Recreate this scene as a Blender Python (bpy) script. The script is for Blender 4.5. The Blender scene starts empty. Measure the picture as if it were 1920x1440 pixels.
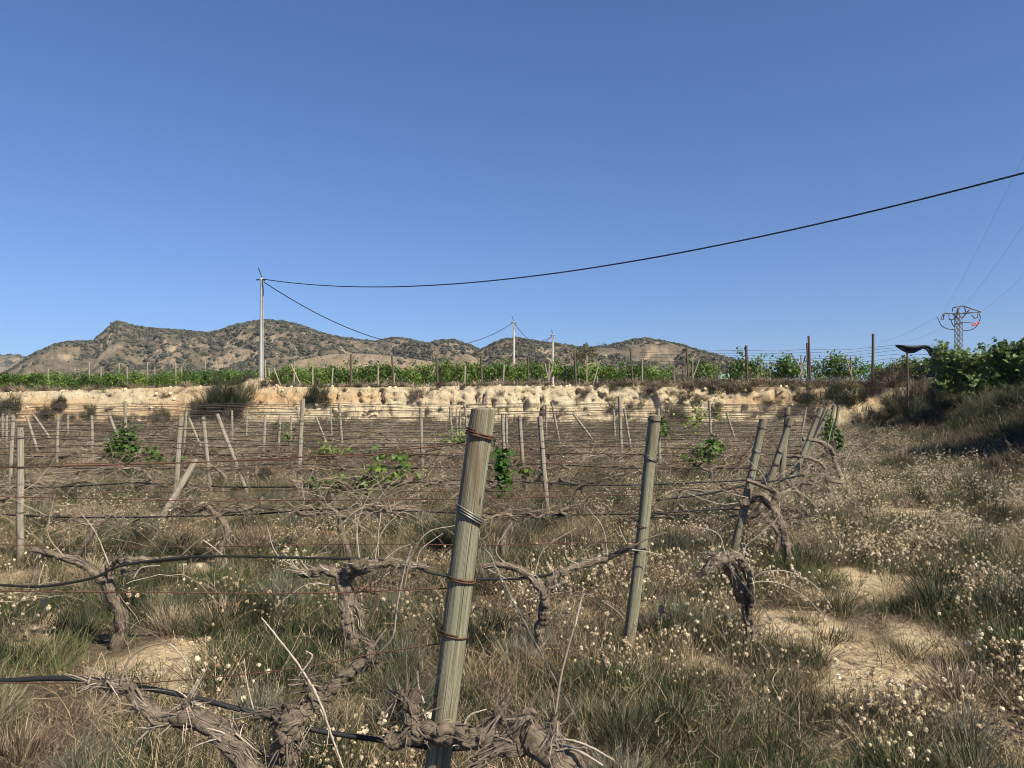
import bpy, math, random
import numpy as np

# ------------------------------------------------------------------ camera, sky, sun
sc = bpy.context.scene
COL = sc.collection
FPX, CX, CY, HOR, CAMZ = 1442.0, 960.0, 720.0, 745.0, 1.7
PITCH = math.atan((HOR - CY) / FPX)
cd = bpy.data.cameras.new('camera'); cam = bpy.data.objects.new('camera', cd); COL.objects.link(cam)
cam.location = (0, 0, CAMZ); cam.rotation_euler = (math.pi / 2 + PITCH, 0, 0)
cd.sensor_width = 36.0; cd.lens = FPX / 1920.0 * 36.0; cd.clip_start = 0.05; cd.clip_end = 9000
sc.camera = cam
SUN_EL, SUN_AZ = math.radians(43), math.radians(134)      # behind the camera, to the right
w = bpy.data.worlds.new('World'); sc.world = w; w.use_nodes = True
_nt = w.node_tree
sky = _nt.nodes.new('ShaderNodeTexSky'); sky.sky_type = 'NISHITA'; sky.sun_disc = False
sky.sun_elevation = SUN_EL; sky.sun_rotation = SUN_AZ; sky.altitude = 300
sky.air_density = 1.0; sky.dust_density = 0.4; sky.ozone_density = 3.0
# deep clear blue: the pale band at the horizon is thinner than the standard sky's, and the blue a little purer
_tc = _nt.nodes.new('ShaderNodeTexCoord'); _mp = _nt.nodes.new('ShaderNodeVectorMath'); _mp.operation = 'MULTIPLY_ADD'
_mp.inputs[1].default_value = (1, 1, .90); _mp.inputs[2].default_value = (0, 0, .046); _nt.links.new(_tc.outputs['Generated'], _mp.inputs[0]); _nt.links.new(_mp.outputs[0], sky.inputs['Vector'])
_mx = _nt.nodes.new('ShaderNodeMix'); _mx.data_type = 'RGBA'; _mx.blend_type = 'MULTIPLY'; _mx.inputs[0].default_value = 1; _mx.inputs[7].default_value = (.655, .83, 1.14, 1)
_nt.links.new(sky.outputs[0], _mx.inputs[6]); _nt.links.new(_mx.outputs[2], _nt.nodes['Background'].inputs[0])
_nt.nodes['Background'].inputs[1].default_value = 0.0603
sd = bpy.data.lights.new('sun', 'SUN'); sun = bpy.data.objects.new('sun', sd); COL.objects.link(sun)
sd.energy = 5.0; sd.angle = math.radians(0.55); sd.color = (1.0, 0.915, 0.755)
sun.rotation_euler = (math.pi / 2 - SUN_EL, 0, math.pi - SUN_AZ)
sc.view_settings.view_transform = 'Standard'; sc.view_settings.look = 'None'
sc.view_settings.exposure = 0.88; sc.view_settings.gamma = 1.0
sc.render.engine = 'CYCLES'
sc.cycles.filter_width = 0.95
sc.cycles.max_bounces = 6; sc.cycles.diffuse_bounces = 3; sc.cycles.transmission_bounces = 4; sc.cycles.transparent_max_bounces = 6

R = math.radians
PI = math.pi
_c, _s = math.cos(PITCH), math.sin(PITCH)

def at(px, py, Y):
    """point seen at photo pixel (px, py), Y metres in front of the camera"""
    a, b = (px - CX) / FPX, (CY - py) / FPX
    dy, dz = _c - b * _s, _s + b * _c
    t = Y / dy
    return np.array([a * t, Y, CAMZ + dz * t])

# ------------------------------------------------------------------ noise
def _hash(ix, seed):
    h = np.full(ix.shape[0], seed * 374761393 % 4294967291, dtype=np.uint64)
    for k in range(ix.shape[1]):
        h = (h ^ (ix[:, k].astype(np.int64) & 0xffffffff).astype(np.uint64)) * np.uint64(0x9E3779B1) & np.uint64(0xffffffff)
        h = h ^ (h >> np.uint64(15))
    h = h * np.uint64(0x85EBCA6B) & np.uint64(0xffffffff)
    h = h ^ (h >> np.uint64(13))
    return (h & np.uint64(0xffffff)).astype(np.float64) / 0xffffff

def vnoise(p, seed=1):
    p = np.asarray(p, float); i = np.floor(p).astype(np.int64); f = p - i; f = f * f * (3 - 2 * f)
    d = p.shape[1]; out = np.zeros(len(p))
    for c in range(2 ** d):
        off = np.array([(c >> k) & 1 for k in range(d)])
        wgt = np.prod(np.where(off, f, 1 - f), axis=1)
        out += wgt * _hash(i + off, seed)
    return out * 2 - 1

def fbm(p, seed=1, oct=4, gain=.5):
    p = np.asarray(p, float); s = np.zeros(len(p)); a = 1; t = 0
    for k in range(oct):
        s += a * vnoise(p * 2 ** k + 17.3 * k, seed + k); t += a; a *= gain
    return s / t

def sstep(a, b, x):
    t = np.clip((x - a) / (b - a), 0, 1); return t * t * (3 - 2 * t)

# ------------------------------------------------------------------ mesh builder
class MB:
    def __init__(s): s.v = []; s.q = []; s.t = []; s.uv = []; s.qm = []; s.tm = []; s.n = 0
    def add(s, v, q=None, t=None, uv=None, m=0):
        v = np.asarray(v, float).reshape(-1, 3)
        if q is not None and len(q):
            q = np.asarray(q, int).reshape(-1, 4) + s.n; s.q.append(q); s.qm.append(np.full(len(q), m))
        if t is not None and len(t):
            t = np.asarray(t, int).reshape(-1, 3) + s.n; s.t.append(t); s.tm.append(np.full(len(t), m))
        s.v.append(v); s.uv.append(np.zeros((len(v), 2)) if uv is None else np.asarray(uv, float)); s.n += len(v)
    def tube(s, pts, r, sides=8, m=0, bark=0.0, seed=0, freq=6.0, cap=True):
        pts = np.asarray(pts, float); n = len(pts)
        r = np.broadcast_to(np.asarray(r, float), (n,))
        tan = np.gradient(pts, axis=0); tan /= np.linalg.norm(tan, axis=1)[:, None] + 1e-9
        ref = np.array([0, 0, 1.]) if abs(tan[0, 2]) < .9 else np.array([1., 0, 0])
        N = np.zeros((n, 3)); a = ref - tan[0] * ref.dot(tan[0]); N[0] = a / np.linalg.norm(a)
        for i in range(1, n):
            a = N[i - 1] - tan[i] * N[i - 1].dot(tan[i]); N[i] = a / (np.linalg.norm(a) + 1e-9)
        B = np.cross(tan, N)
        L = np.concatenate([[0], np.cumsum(np.linalg.norm(np.diff(pts, axis=0), axis=1))])
        th = np.linspace(0, 2 * PI, sides + 1)
        ct, st = np.cos(th), np.sin(th)
        rr = np.repeat(r[:, None], sides + 1, 1).copy()
        if bark:
            T, LL = np.meshgrid(th, L); q = np.stack([np.cos(T).ravel(), np.sin(T).ravel(), LL.ravel()], 1)
            rid = fbm(q * [3.2, 3.2, freq * .55], seed + 3, 3)
            kn = vnoise(q * [1.7, 1.7, freq * 1.3], seed + 9)
            fi = vnoise(q * [6.5, 6.5, freq * 1.2], seed + 13)
            rr *= (1 + bark * (.9 * rid + .75 * kn + .45 * fi)).reshape(rr.shape)
        P = pts[:, None, :] + rr[..., None] * (ct[None, :, None] * N[:, None, :] + st[None, :, None] * B[:, None, :])
        i, j = np.meshgrid(np.arange(n - 1), np.arange(sides), indexing='ij'); W = sides + 1
        q = np.stack([i * W + j, i * W + j + 1, (i + 1) * W + j + 1, (i + 1) * W + j], -1).reshape(-1, 4)
        uv = np.stack(np.meshgrid(th / (2 * PI), L), -1).reshape(-1, 2)
        V = P.reshape(-1, 3); t = None
        if cap:
            V = np.vstack([V, pts[0], pts[-1]]); uv = np.vstack([uv, [.5, 0], [.5, L[-1]]])
            c0, c1 = n * W, n * W + 1; k = np.arange(sides)
            t = np.vstack([np.stack([np.full(sides, c0), k + 1, k], 1), np.stack([np.full(sides, c1), (n - 1) * W + k, (n - 1) * W + k + 1], 1)])
        s.add(V, q, t, uv, m)
    def ribbons(s, base, d, length, width, bend, side=None, segs=3, m=0, rng=None, taper=.15):
        """thin curved blades: base (N,3), d (N,3) start direction, bend (N,3) added along the length squared"""
        N = len(base); d = d / (np.linalg.norm(d, axis=1)[:, None] + 1e-9)
        if side is None:
            a = rng.uniform(0, 2 * PI, N); side = np.stack([np.cos(a), np.sin(a), np.zeros(N)], 1)
        side = side - d * (side * d).sum(1)[:, None]; side /= np.linalg.norm(side, axis=1)[:, None] + 1e-9
        t = np.linspace(0, 1, segs + 1)
        c = base[:, None] + d[:, None] * (length[:, None, None] * t[None, :, None]) + bend[:, None] * (length[:, None, None] * (t ** 2)[None, :, None])
        hw = .5 * width[:, None] * (1 - (1 - taper) * t[None] ** 1.3)
        P = np.stack([c - side[:, None] * hw[..., None], c + side[:, None] * hw[..., None]], 2).reshape(-1, 3)
        W = (segs + 1) * 2; b = (np.arange(N) * W)[:, None]; k = np.arange(segs)[None] * 2
        q = np.stack([b + k, b + k + 1, b + k + 3, b + k + 2], -1).reshape(-1, 4)
        uv = np.tile(np.stack([np.tile([0, 1], segs + 1), np.repeat(t, 2)], 1), (N, 1))
        s.add(P, q, None, uv, m)
        return c
    def leaves(s, pos, nrm, up, size, m=0, outline=None):
        """lobed leaves folded along the midrib"""
        N = len(pos); nrm = nrm / np.linalg.norm(nrm, axis=1)[:, None]
        u = up - nrm * (up * nrm).sum(1)[:, None]; u /= np.linalg.norm(u, axis=1)[:, None] + 1e-9
        r = np.cross(u, nrm)
        O = np.array(outline); K = len(O)
        P = pos[:, None] + size[:, None, None] * (O[None, :, 0, None] * r[:, None] + O[None, :, 1, None] * u[:, None] + O[None, :, 2, None] * nrm[:, None])
        b = (np.arange(N) * K)[:, None]; k = np.arange(1, K - 1)[None]
        t = np.stack([b + 0 * k, b + k, b + k + 1], -1).reshape(-1, 3)
        uv = np.tile(O[:, :2], (N, 1))
        s.add(P.reshape(-1, 3), None, t, uv, m)
    def box(s, c, size, m=0):
        x, y, z = np.array(size) / 2; v = np.array([[a, b, e] for a in (-x, x) for b in (-y, y) for e in (-z, z)]) + c
        s.add(v, [[0, 1, 3, 2], [4, 6, 7, 5], [0, 4, 5, 1], [2, 3, 7, 6], [0, 2, 6, 4], [1, 5, 7, 3]], m=m)
    def data(s, name, mats, smooth=True):
        V = np.concatenate(s.v) if s.v else np.zeros((0, 3)); UV = np.concatenate(s.uv)
        q = np.concatenate(s.q) if s.q else np.zeros((0, 4), int); t = np.concatenate(s.t) if s.t else np.zeros((0, 3), int)
        me = bpy.data.meshes.new(name); me.vertices.add(len(V)); me.vertices.foreach_set('co', V.ravel().astype(np.float32))
        lv = np.concatenate([q.ravel(), t.ravel()]); me.loops.add(len(lv)); me.loops.foreach_set('vertex_index', lv.astype(np.int32))
        ls = np.concatenate([np.arange(len(q)) * 4, len(q) * 4 + np.arange(len(t)) * 3])
        me.polygons.add(len(ls)); me.polygons.foreach_set('loop_start', ls.astype(np.int32))
        mi = np.concatenate(s.qm + s.tm) if (s.qm or s.tm) else np.zeros(0)
        me.polygons.foreach_set('material_index', mi.astype(np.int32))
        me.polygons.foreach_set('use_smooth', np.full(len(ls), smooth))
        ul = me.uv_layers.new(name='UVMap'); ul.data.foreach_set('uv', UV[lv].ravel().astype(np.float32))
        for a in (mats if isinstance(mats, (list, tuple)) else [mats]): me.materials.append(a)
        me.update(calc_edges=True); me.validate()
        return me
    def build(s, name, mats, parent=None, smooth=True, loc=None):
        o = bpy.data.objects.new(name, s.data(name, mats, smooth)); COL.objects.link(o)
        if parent: o.parent = parent
        if loc is not None: o.location = loc
        return o

def tag(o, label=None, cat=None, group=None, kind=None):
    if label: o['label'] = label
    if cat: o['category'] = cat
    if group: o['group'] = group
    if kind: o['kind'] = kind
    return o

def empty(name, loc, rz=0):
    o = bpy.data.objects.new(name, None); COL.objects.link(o); o.location = loc; o.rotation_euler.z = rz
    o.empty_display_size = .2
    return o

def inst(name, me, parent=None, loc=(0, 0, 0), rz=0, s=1.0):
    o = bpy.data.objects.new(name, me); COL.objects.link(o)
    if parent: o.parent = parent
    o.location = loc; o.rotation_euler.z = rz; o.scale = (s, s, s) if np.isscalar(s) else s
    return o

# ------------------------------------------------------------------ materials
def newmat(name, rough=.85):
    m = bpy.data.materials.new(name); m.use_nodes = True; nt = m.node_tree
    b = nt.nodes['Principled BSDF']; b.inputs['Roughness'].default_value = rough
    b.inputs['Specular IOR Level'].default_value = .25
    return m, nt, b
def nd(nt, typ, **kw):
    n = nt.nodes.new(typ)
    for k, v in kw.items():
        if hasattr(n, k): setattr(n, k, v)
        else: n.inputs[k].default_value = v
    return n
def ramp(nt, fac, stops, interp='LINEAR'):
    n = nt.nodes.new('ShaderNodeValToRGB'); n.color_ramp.interpolation = interp
    e = n.color_ramp.elements
    while len(e) < len(stops): e.new(.5)
    for i, (p, c) in enumerate(stops): e[i].position = p; e[i].color = (*c, 1) if len(c) == 3 else c
    nt.links.new(fac, n.inputs[0]); return n.outputs[0]
def coords(nt, kind='pos', scale=(1, 1, 1)):
    if kind == 'pos': o = nt.nodes.new('ShaderNodeNewGeometry').outputs['Position']
    elif kind == 'uv': o = nt.nodes.new('ShaderNodeTexCoord').outputs['UV']
    else: o = nt.nodes.new('ShaderNodeTexCoord').outputs['Object']
    mp = nt.nodes.new('ShaderNodeMapping'); mp.inputs['Scale'].default_value = scale; nt.links.new(o, mp.inputs[0]); return mp.outputs[0]
def noise(nt, vec, scale, detail=6, rough=.6, dist=0, out=0):
    n = nd(nt, 'ShaderNodeTexNoise'); n.inputs['Scale'].default_value = scale; n.inputs['Detail'].default_value = detail
    n.inputs['Roughness'].default_value = rough; n.inputs['Distortion'].default_value = dist
    if vec is not None: nt.links.new(vec, n.inputs['Vector'])
    return n.outputs[out]
def mixc(nt, fac, a, b, mode='MIX'):
    n = nt.nodes.new('ShaderNodeMix'); n.data_type = 'RGBA'; n.blend_type = mode
    for i, x in ((0, fac), (6, a), (7, b)):
        if hasattr(x, 'is_linked'): nt.links.new(x, n.inputs[i])
        elif i == 0: n.inputs[0].default_value = x
        else: n.inputs[i].default_value = (*x, 1)
    return n.outputs[2]
def bump(nt, b, h, strength=.5, dist=.02):
    n = nt.nodes.new('ShaderNodeBump'); n.inputs['Strength'].default_value = strength; n.inputs['Distance'].default_value = dist
    nt.links.new(h, n.inputs['Height']); nt.links.new(n.outputs[0], b.inputs['Normal'])
def col(nt, b, c): nt.links.new(c, b.inputs['Base Color'])

def m_soil(litter=True):
    m, nt, b = newmat('soil', .95); p = coords(nt)
    c1 = ramp(nt, noise(nt, p, 1.3, 8, .65), [(.3, (.27, .195, .11)), (.5, (.43, .33, .195)), (.7, (.54, .44, .28))])
    v = nd(nt, 'ShaderNodeTexVoronoi', feature='F1'); v.inputs['Scale'].default_value = 38; nt.links.new(p, v.inputs['Vector'])
    peb = ramp(nt, v.outputs['Distance'], [(.12, (1, 1, 1)), (.34, (0, 0, 0))])
    rnd = ramp(nt, v.outputs['Color'], [(.45, (0, 0, 0)), (.6, (1, 1, 1))])
    pm = mixc(nt, 1.0, peb, rnd, 'MULTIPLY')
    c2 = mixc(nt, pm, c1, (.52, .44, .31))
    lit = ramp(nt, noise(nt, p, 9, 8, .75), [(.52, (0, 0, 0)), (.62, (1, 1, 1))])
    c3 = mixc(nt, lit, c2, (.17, .12, .075))
    if litter:                                          # plant litter, with the shade between the plants put into its dark colour
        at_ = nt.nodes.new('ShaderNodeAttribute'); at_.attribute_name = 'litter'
        litter_shade = ramp(nt, noise(nt, p, 16, 6, .7), [(.35, (.04, .029, .018)), (.6, (.085, .062, .038)), (.78, (.24, .185, .115))]); c3 = mixc(nt, at_.outputs['Fac'], c3, litter_shade)
    col(nt, b, c3)
    h = mixc(nt, .5, noise(nt, p, 22, 8, .7), peb); bump(nt, b, h, .9, .03); return m
def m_bank():
    m, nt, b = newmat('sandy_clay', .95); p = coords(nt)
    c = ramp(nt, noise(nt, coords(nt, 'pos', (.35, .35, 1.2)), 1.4, 8, .62), [(.3, (.50, .40, .25)), (.5, (.61, .505, .335)), (.7, (.69, .59, .41))])
    red = ramp(nt, noise(nt, coords(nt, 'pos', (.05, .05, .4)), 1, 3, .5), [(.5, (0, 0, 0)), (.64, (1, 1, 1))])
    c = mixc(nt, red, c, (.52, .34, .18))
    # brown lichen crust in ragged patches
    k = ramp(nt, noise(nt, p, 2.2, 10, .78), [(.57, (0, 0, 0)), (.66, (1, 1, 1))])
    c = mixc(nt, k, c, (.25, .175, .10))
    cr = ramp(nt, noise(nt, coords(nt, 'pos', (2.2, 2.2, .8)), 2.6, 6, .7, .6), [(.36, (1, 1, 1)), (.43, (0, 0, 0))])
    c = mixc(nt, cr, c, (.20, .14, .08)); col(nt, b, c)
    h = mixc(nt, .5, noise(nt, p, 3.2, 10, .75), noise(nt, p, 14, 6, .7)); h = mixc(nt, .45, h, noise(nt, coords(nt, 'pos', (1.5, 1.5, .7)), 5.5, 5, .8, .8)); bump(nt, b, h, 1.0, .4); return m
def m_hill(name, tint=1.0, dry=0.0):
    m, nt, b = newmat(name, 1.0); p = coords(nt)
    c = ramp(nt, noise(nt, p, .018, 8, .62), [(p_, tuple(q * tint for q in c_)) for p_, c_ in ((.3, (.14, .11, .072)), (.5, (.20, .155, .102)), (.7, (.275, .213, .143)))])
    geo = nt.nodes.new('ShaderNodeNewGeometry'); sx = nt.nodes.new('ShaderNodeSeparateXYZ'); nt.links.new(geo.outputs['Normal'], sx.inputs[0])
    st = ramp(nt, sx.outputs[2], [(.66, (1, 1, 1)), (.80, (0, 0, 0))])
    crag = ramp(nt, noise(nt, coords(nt, 'pos', (1, .4, .5)), .035, 6, .7), [(.55, (0, 0, 0)), (.63, (1, 1, 1))]); c = mixc(nt, mixc(nt, 1.0, crag, ramp(nt, noise(nt, p, .01, 2, .5), [(.45, (0, 0, 0)), (.6, (1, 1, 1))]), 'MULTIPLY'), c, (.38, .295, .2))
    c = mixc(nt, st, c, (.40, .31, .21))
    veg = ramp(nt, noise(nt, p, .09, 9, .78), [(.46 + dry, (0, 0, 0)), (.56 + dry, (.95, .95, .95))])
    big = ramp(nt, noise(nt, p, .014, 4, .6), [(.40, (.25, .25, .25)), (.6, (1, 1, 1))])
    c = mixc(nt, mixc(nt, 1.0, veg, big, 'MULTIPLY'), c, (.085, .083, .055)); col(nt, b, c)
    bump(nt, b, noise(nt, p, .12, 10, .75), 1.0, 6.0); return m
def m_wood(name, light, mid, green, crack=(.06, .045, .03), gamt=.5):
    m, nt, b = newmat(name, .9)
    uv = coords(nt, 'uv', (14, 1.6, 1)); oi = nt.nodes.new('ShaderNodeObjectInfo')
    ad = nt.nodes.new('ShaderNodeVectorMath'); ad.operation = 'ADD'; nt.links.new(uv, ad.inputs[0]); nt.links.new(oi.outputs['Location'], ad.inputs[1]); uv = ad.outputs[0]
    g = noise(nt, uv, 1.5, 7, .7, .4)
    c = ramp(nt, g, [(.28, mid), (.5, light), (.62, mid), (.8, light)])
    gr = ramp(nt, noise(nt, coords(nt, 'uv', (2.5, 1.3, 1)), 1.6, 5, .65), [(.38, (0, 0, 0)), (.62, (1, 1, 1))])
    gm = mixc(nt, gamt, (0, 0, 0), gr); c = mixc(nt, gm, c, green)
    fine = noise(nt, coords(nt, 'uv', (70, 2.2, 1)), 1.0, 4, .7)
    c = mixc(nt, ramp(nt, fine, [(.38, (1, 1, 1)), (.52, (0, 0, 0))]), c, tuple(x * .6 for x in mid))
    cr = ramp(nt, noise(nt, coords(nt, 'uv', (20, .55, 1)), 1.7, 3, .5, .25), [(.30, (1, 1, 1)), (.345, (0, 0, 0))])
    c = mixc(nt, cr, c, crack)
    st = ramp(nt, noise(nt, coords(nt, 'uv', (3.2, 1.1, 1)), 1.3, 6, .75, .5), [(.50, (0, 0, 0)), (.64, (.75, .75, .75))]); c = mixc(nt, st, c, tuple(x * .72 for x in (mid[0] * 1.25, mid[1] * 1.05, mid[2])))
    vk = nd(nt, 'ShaderNodeTexVoronoi', feature='F1'); vk.inputs['Scale'].default_value = 1; nt.links.new(coords(nt, 'uv', (3.0, 4.2, 1)), vk.inputs['Vector'])
    c = mixc(nt, ramp(nt, vk.outputs['Distance'], [(.035, (1, 1, 1)), (.085, (0, 0, 0))]), c, tuple(x * .9 for x in crack))
    sv = nt.nodes.new('ShaderNodeSeparateXYZ'); nt.links.new(coords(nt, 'uv'), sv.inputs[0]); fo = nt.nodes.new('ShaderNodeMath'); fo.operation = 'MULTIPLY_ADD'; nt.links.new(noise(nt, coords(nt, 'uv', (6, 9, 1)), 1, 5, .7), fo.inputs[0]); fo.inputs[1].default_value = -.4; nt.links.new(sv.outputs[1], fo.inputs[2])
    c = mixc(nt, ramp(nt, fo.outputs[0], [(.02, (.75, .75, .75)), (.22, (0, 0, 0))]), c, (.20, .15, .09)); col(nt, b, c)
    h = mixc(nt, .55, fine, ramp(nt, noise(nt, coords(nt, 'uv', (20, .55, 1)), 1.7, 3, .5, .25), [(.28, (0, 0, 0)), (.37, (1, 1, 1))])); bump(nt, b, h, .7, .006); return m
def m_bark(name, a, c2, d):
    m, nt, b = newmat(name, .95)
    u = coords(nt, 'uv', (11, 6, 1)); f = noise(nt, u, 1.5, 9, .75, 1.0); g = noise(nt, coords(nt, 'uv', (42, 9, 1)), 1.0, 5, .7, .5)
    c = ramp(nt, f, [(.30, d), (.42, a), (.55, c2), (.7, a), (.82, c2)])
    c = mixc(nt, ramp(nt, g, [(.36, (1, 1, 1)), (.48, (0, 0, 0))]), c, d)
    o = coords(nt, 'obj'); lic = ramp(nt, noise(nt, o, 11, 6, .75), [(.52, (0, 0, 0)), (.66, (1, 1, 1))])
    c = mixc(nt, mixc(nt, .7, (0, 0, 0), lic), c, tuple(q * 1.45 for q in c2))
    c = mixc(nt, ramp(nt, noise(nt, o, 5, 4, .7), [(.56, (0, 0, 0)), (.68, (.8, .8, .8))]), c, tuple(q * 1.6 for q in d)); col(nt, b, c)
    bump(nt, b, mixc(nt, .5, f, g), 1.0, .03); return m
def m_plain(name, c, rough=.8, var=.25, scale=20, metal=0, spec=.25, kind='obj'):
    m, nt, b = newmat(name, rough); b.inputs['Metallic'].default_value = metal; b.inputs['Specular IOR Level'].default_value = spec
    f = noise(nt, coords(nt, kind), scale, 5, .65)
    col(nt, b, ramp(nt, f, [(.3, tuple(x * (1 - var) for x in c)), (.7, tuple(min(1, x * (1 + var)) for x in c))])); return m
def m_veg(name, stops, trans=.3, rough=.75, tip=None):
    """leaf / stem material: colour varies from plant to plant, some light passes through"""
    m, nt, b = newmat(name, rough); oi = nt.nodes.new('ShaderNodeObjectInfo')
    geo = nt.nodes.new('ShaderNodeNewGeometry')
    mx = nt.nodes.new('ShaderNodeMath'); mx.operation = 'ADD'; nt.links.new(oi.outputs['Random'], mx.inputs[0])
    m2 = nt.nodes.new('ShaderNodeMath'); m2.operation = 'MULTIPLY_ADD'; nt.links.new(geo.outputs['Random Per Island'], m2.inputs[0]); m2.inputs[1].default_value = .8; m2.inputs[2].default_value = -.4
    nt.links.new(m2.outputs[0], mx.inputs[1])
    c = ramp(nt, mx.outputs[0], stops); col(nt, b, c)
    if trans:
        tr = nt.nodes.new('ShaderNodeBsdfTranslucent'); nt.links.new(c, tr.inputs['Color'])
        ms = nt.nodes.new('ShaderNodeMixShader'); ms.inputs[0].default_value = trans
        nt.links.new(b.outputs[0], ms.inputs[1]); nt.links.new(tr.outputs[0], ms.inputs[2])
        nt.links.new(ms.outputs[0], nt.nodes['Material Output'].inputs['Surface'])
    return m

M = dict(
    soil=m_soil(), bank=m_bank(), hill=m_hill('dry_hillside'), hill_far=m_hill('far_hillside', dry=.02), knoll=m_hill('bare_knoll', 1.5, dry=.10),
    post=m_wood('weathered_pine', (.265, .235, .165), (.13, .105, .068), (.18, .215, .14), gamt=.75),
    post_grey=m_wood('grey_wood', (.33, .295, .225), (.20, .17, .125), (.26, .25, .19), gamt=.3),
    post_dark=m_wood('dark_wood', (.12, .09, .066), (.075, .057, .043), (.09, .075, .058), gamt=.2),
    bark=m_bark('vine_bark', (.155, .118, .082), (.255, .205, .15), (.04, .029, .02)), strip=m_veg('bark_strips', [(0, (.09, .07, .052)), (.4, (.18, .142, .108)), (.75, (.27, .22, .168)), (1, (.37, .315, .25))], 0),
    trunk=m_bark('tree_bark', (.22, .19, .15), (.34, .30, .24), (.10, .08, .06)),
    cane=m_veg('dry_cane', [(.0, (.075, .055, .037)), (.35, (.145, .11, .076)), (.7, (.235, .183, .13)), (1, (.38, .315, .235))], 0),
    palecane=m_plain('pale_cane', (.33, .28, .22), .85, .22, 30),
    rust=m_plain('rusty_wire', (.085, .042, .027), .8, .5, 60), galv=m_plain('grey_wire', (.17, .165, .15), .5, .25, 60, .6),
    thin=m_plain('thin_wire', (.075, .06, .05), .75, .4, 40),
    pipe=m_plain('black_pipe', (.013, .013, .014), .6, .3, 30, 0, .3), cable=m_plain('black_cable', (.02, .022, .026), .6, .2, 10),
    hvwire=m_plain('line_wire', (.22, .23, .25), .5, .1, 1, .5),
    steel=m_plain('galvanised_steel', (.085, .085, .085), .6, .3, 2, .2), glass=m_plain('insulator_glass', (.10, .12, .12), .3, .2, 3), orange=m_plain('orange_plastic', (.70, .10, .05), .6, .15, 3),
    concrete=m_plain('pale_concrete', (.36, .35, .325), .85, .12, 3),
    grass=m_veg('herb_blades', [(0, (.020, .028, .010)), (.3, (.042, .052, .020)), (.55, (.085, .087, .038)), (.78, (.21, .172, .092)), (1, (.40, .33, .195))], .2),
    green=m_veg('green_blades', [(0, (.018, .028, .010)), (.5, (.046, .062, .022)), (1, (.135, .145, .065))], .2),
    twig=m_veg('dry_twigs', [(0, (.035, .025, .017)), (.4, (.085, .060, .041)), (.75, (.19, .14, .095)), (1, (.36, .28, .185))], 0),
    straw=m_veg('straw', [(0, (.17, .125, .07)), (.5, (.27, .205, .12)), (1, (.42, .335, .21))], .15),
    head=m_veg('papery_heads', [(0, (.38, .29, .17)), (.35, (.54, .44, .28)), (.75, (.66, .57, .40)), (1, (.78, .70, .53))], .3),
    rusthead=m_veg('rusty_heads', [(0, (.24, .15, .075)), (.5, (.34, .23, .12)), (1, (.48, .36, .20))], .25),
    vineleaf=m_veg('vine_leaf', [(0, (.042, .088, .015)), (.45, (.078, .15, .024)), (.8, (.13, .21, .036)), (1, (.21, .28, .06))], .38, .5),
    figleaf=m_veg('fig_leaf', [(0, (.07, .105, .030)), (.5, (.125, .175, .052)), (1, (.21, .26, .10))], .3, .45),
    shrub=m_veg('shrub_sprigs', [(0, (.030, .037, .018)), (.4, (.052, .060, .031)), (.8, (.085, .088, .048)), (1, (.14, .12, .07))], .25),
    cushion=m_veg('cushion_sprigs', [(0, (.018, .024, .011)), (.4, (.048, .057, .028)), (.75, (.10, .108, .060)), (1, (.25, .225, .14))], .2), greyshrub=m_veg('grey_sprigs', [(0, (.06, .066, .043)), (.5, (.105, .112, .074)), (1, (.18, .178, .125))], .25),
    scrub=m_veg('hill_scrub', [(0, (.048, .052, .036)), (.5, (.072, .074, .050)), (1, (.115, .11, .075))], .1),
    bankstone=m_plain('clay_lump', (.58, .47, .30), .95, .2, 5), stone=m_plain('pale_stone', (.50, .43, .31), .95, .25, 9), net=m_plain('dark_net', (.045, .052, .048), .9, .5, 5),
    greennet=m_plain('green_net', (.22, .36, .27), .9, .2, 3), bird=m_plain('dark_feathers', (.03, .03, .03), .8, .2, 20),
)

# ------------------------------------------------------------------ terrain
FOOT = np.array([(-120, 46), (-40, 44.5), (-22, 43.8), (-6, 44.3), (6, 43.6), (14, 43.4), (19.5, 41.5), (18.6, 36), (15.9, 29), (13.8, 22.5), (12.7, 18), (12.6, 12), (13.4, 5), (15, -12)], float)
POLY = np.vstack([FOOT, [(-120, -12)]])

def foot_dist(x, y):
    """signed distance outside the field (positive = on the bank), and the nearest segment"""
    p = np.stack([x, y], 1); best = np.full(len(p), 1e9); seg = np.zeros(len(p), int)
    for i in range(len(FOOT) - 1):
        a, b = FOOT[i], FOOT[i + 1]; ab = b - a
        t = np.clip(((p - a) @ ab) / ab.dot(ab), 0, 1); d = np.linalg.norm(p - a - t[:, None] * ab, axis=1)
        k = d < best; best[k] = d[k]; seg[k] = i
    ins = np.zeros(len(p), bool); n = len(POLY)
    for i in range(n):
        a, b = POLY[i], POLY[(i + 1) % n]
        c = ((a[1] > y) != (b[1] > y)); xx = (b[0] - a[0]) * (y - a[1]) / (b[1] - a[1] + 1e-12) + a[0]
        ins ^= c & (x < xx)
    return np.where(ins, -best, best), seg

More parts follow.
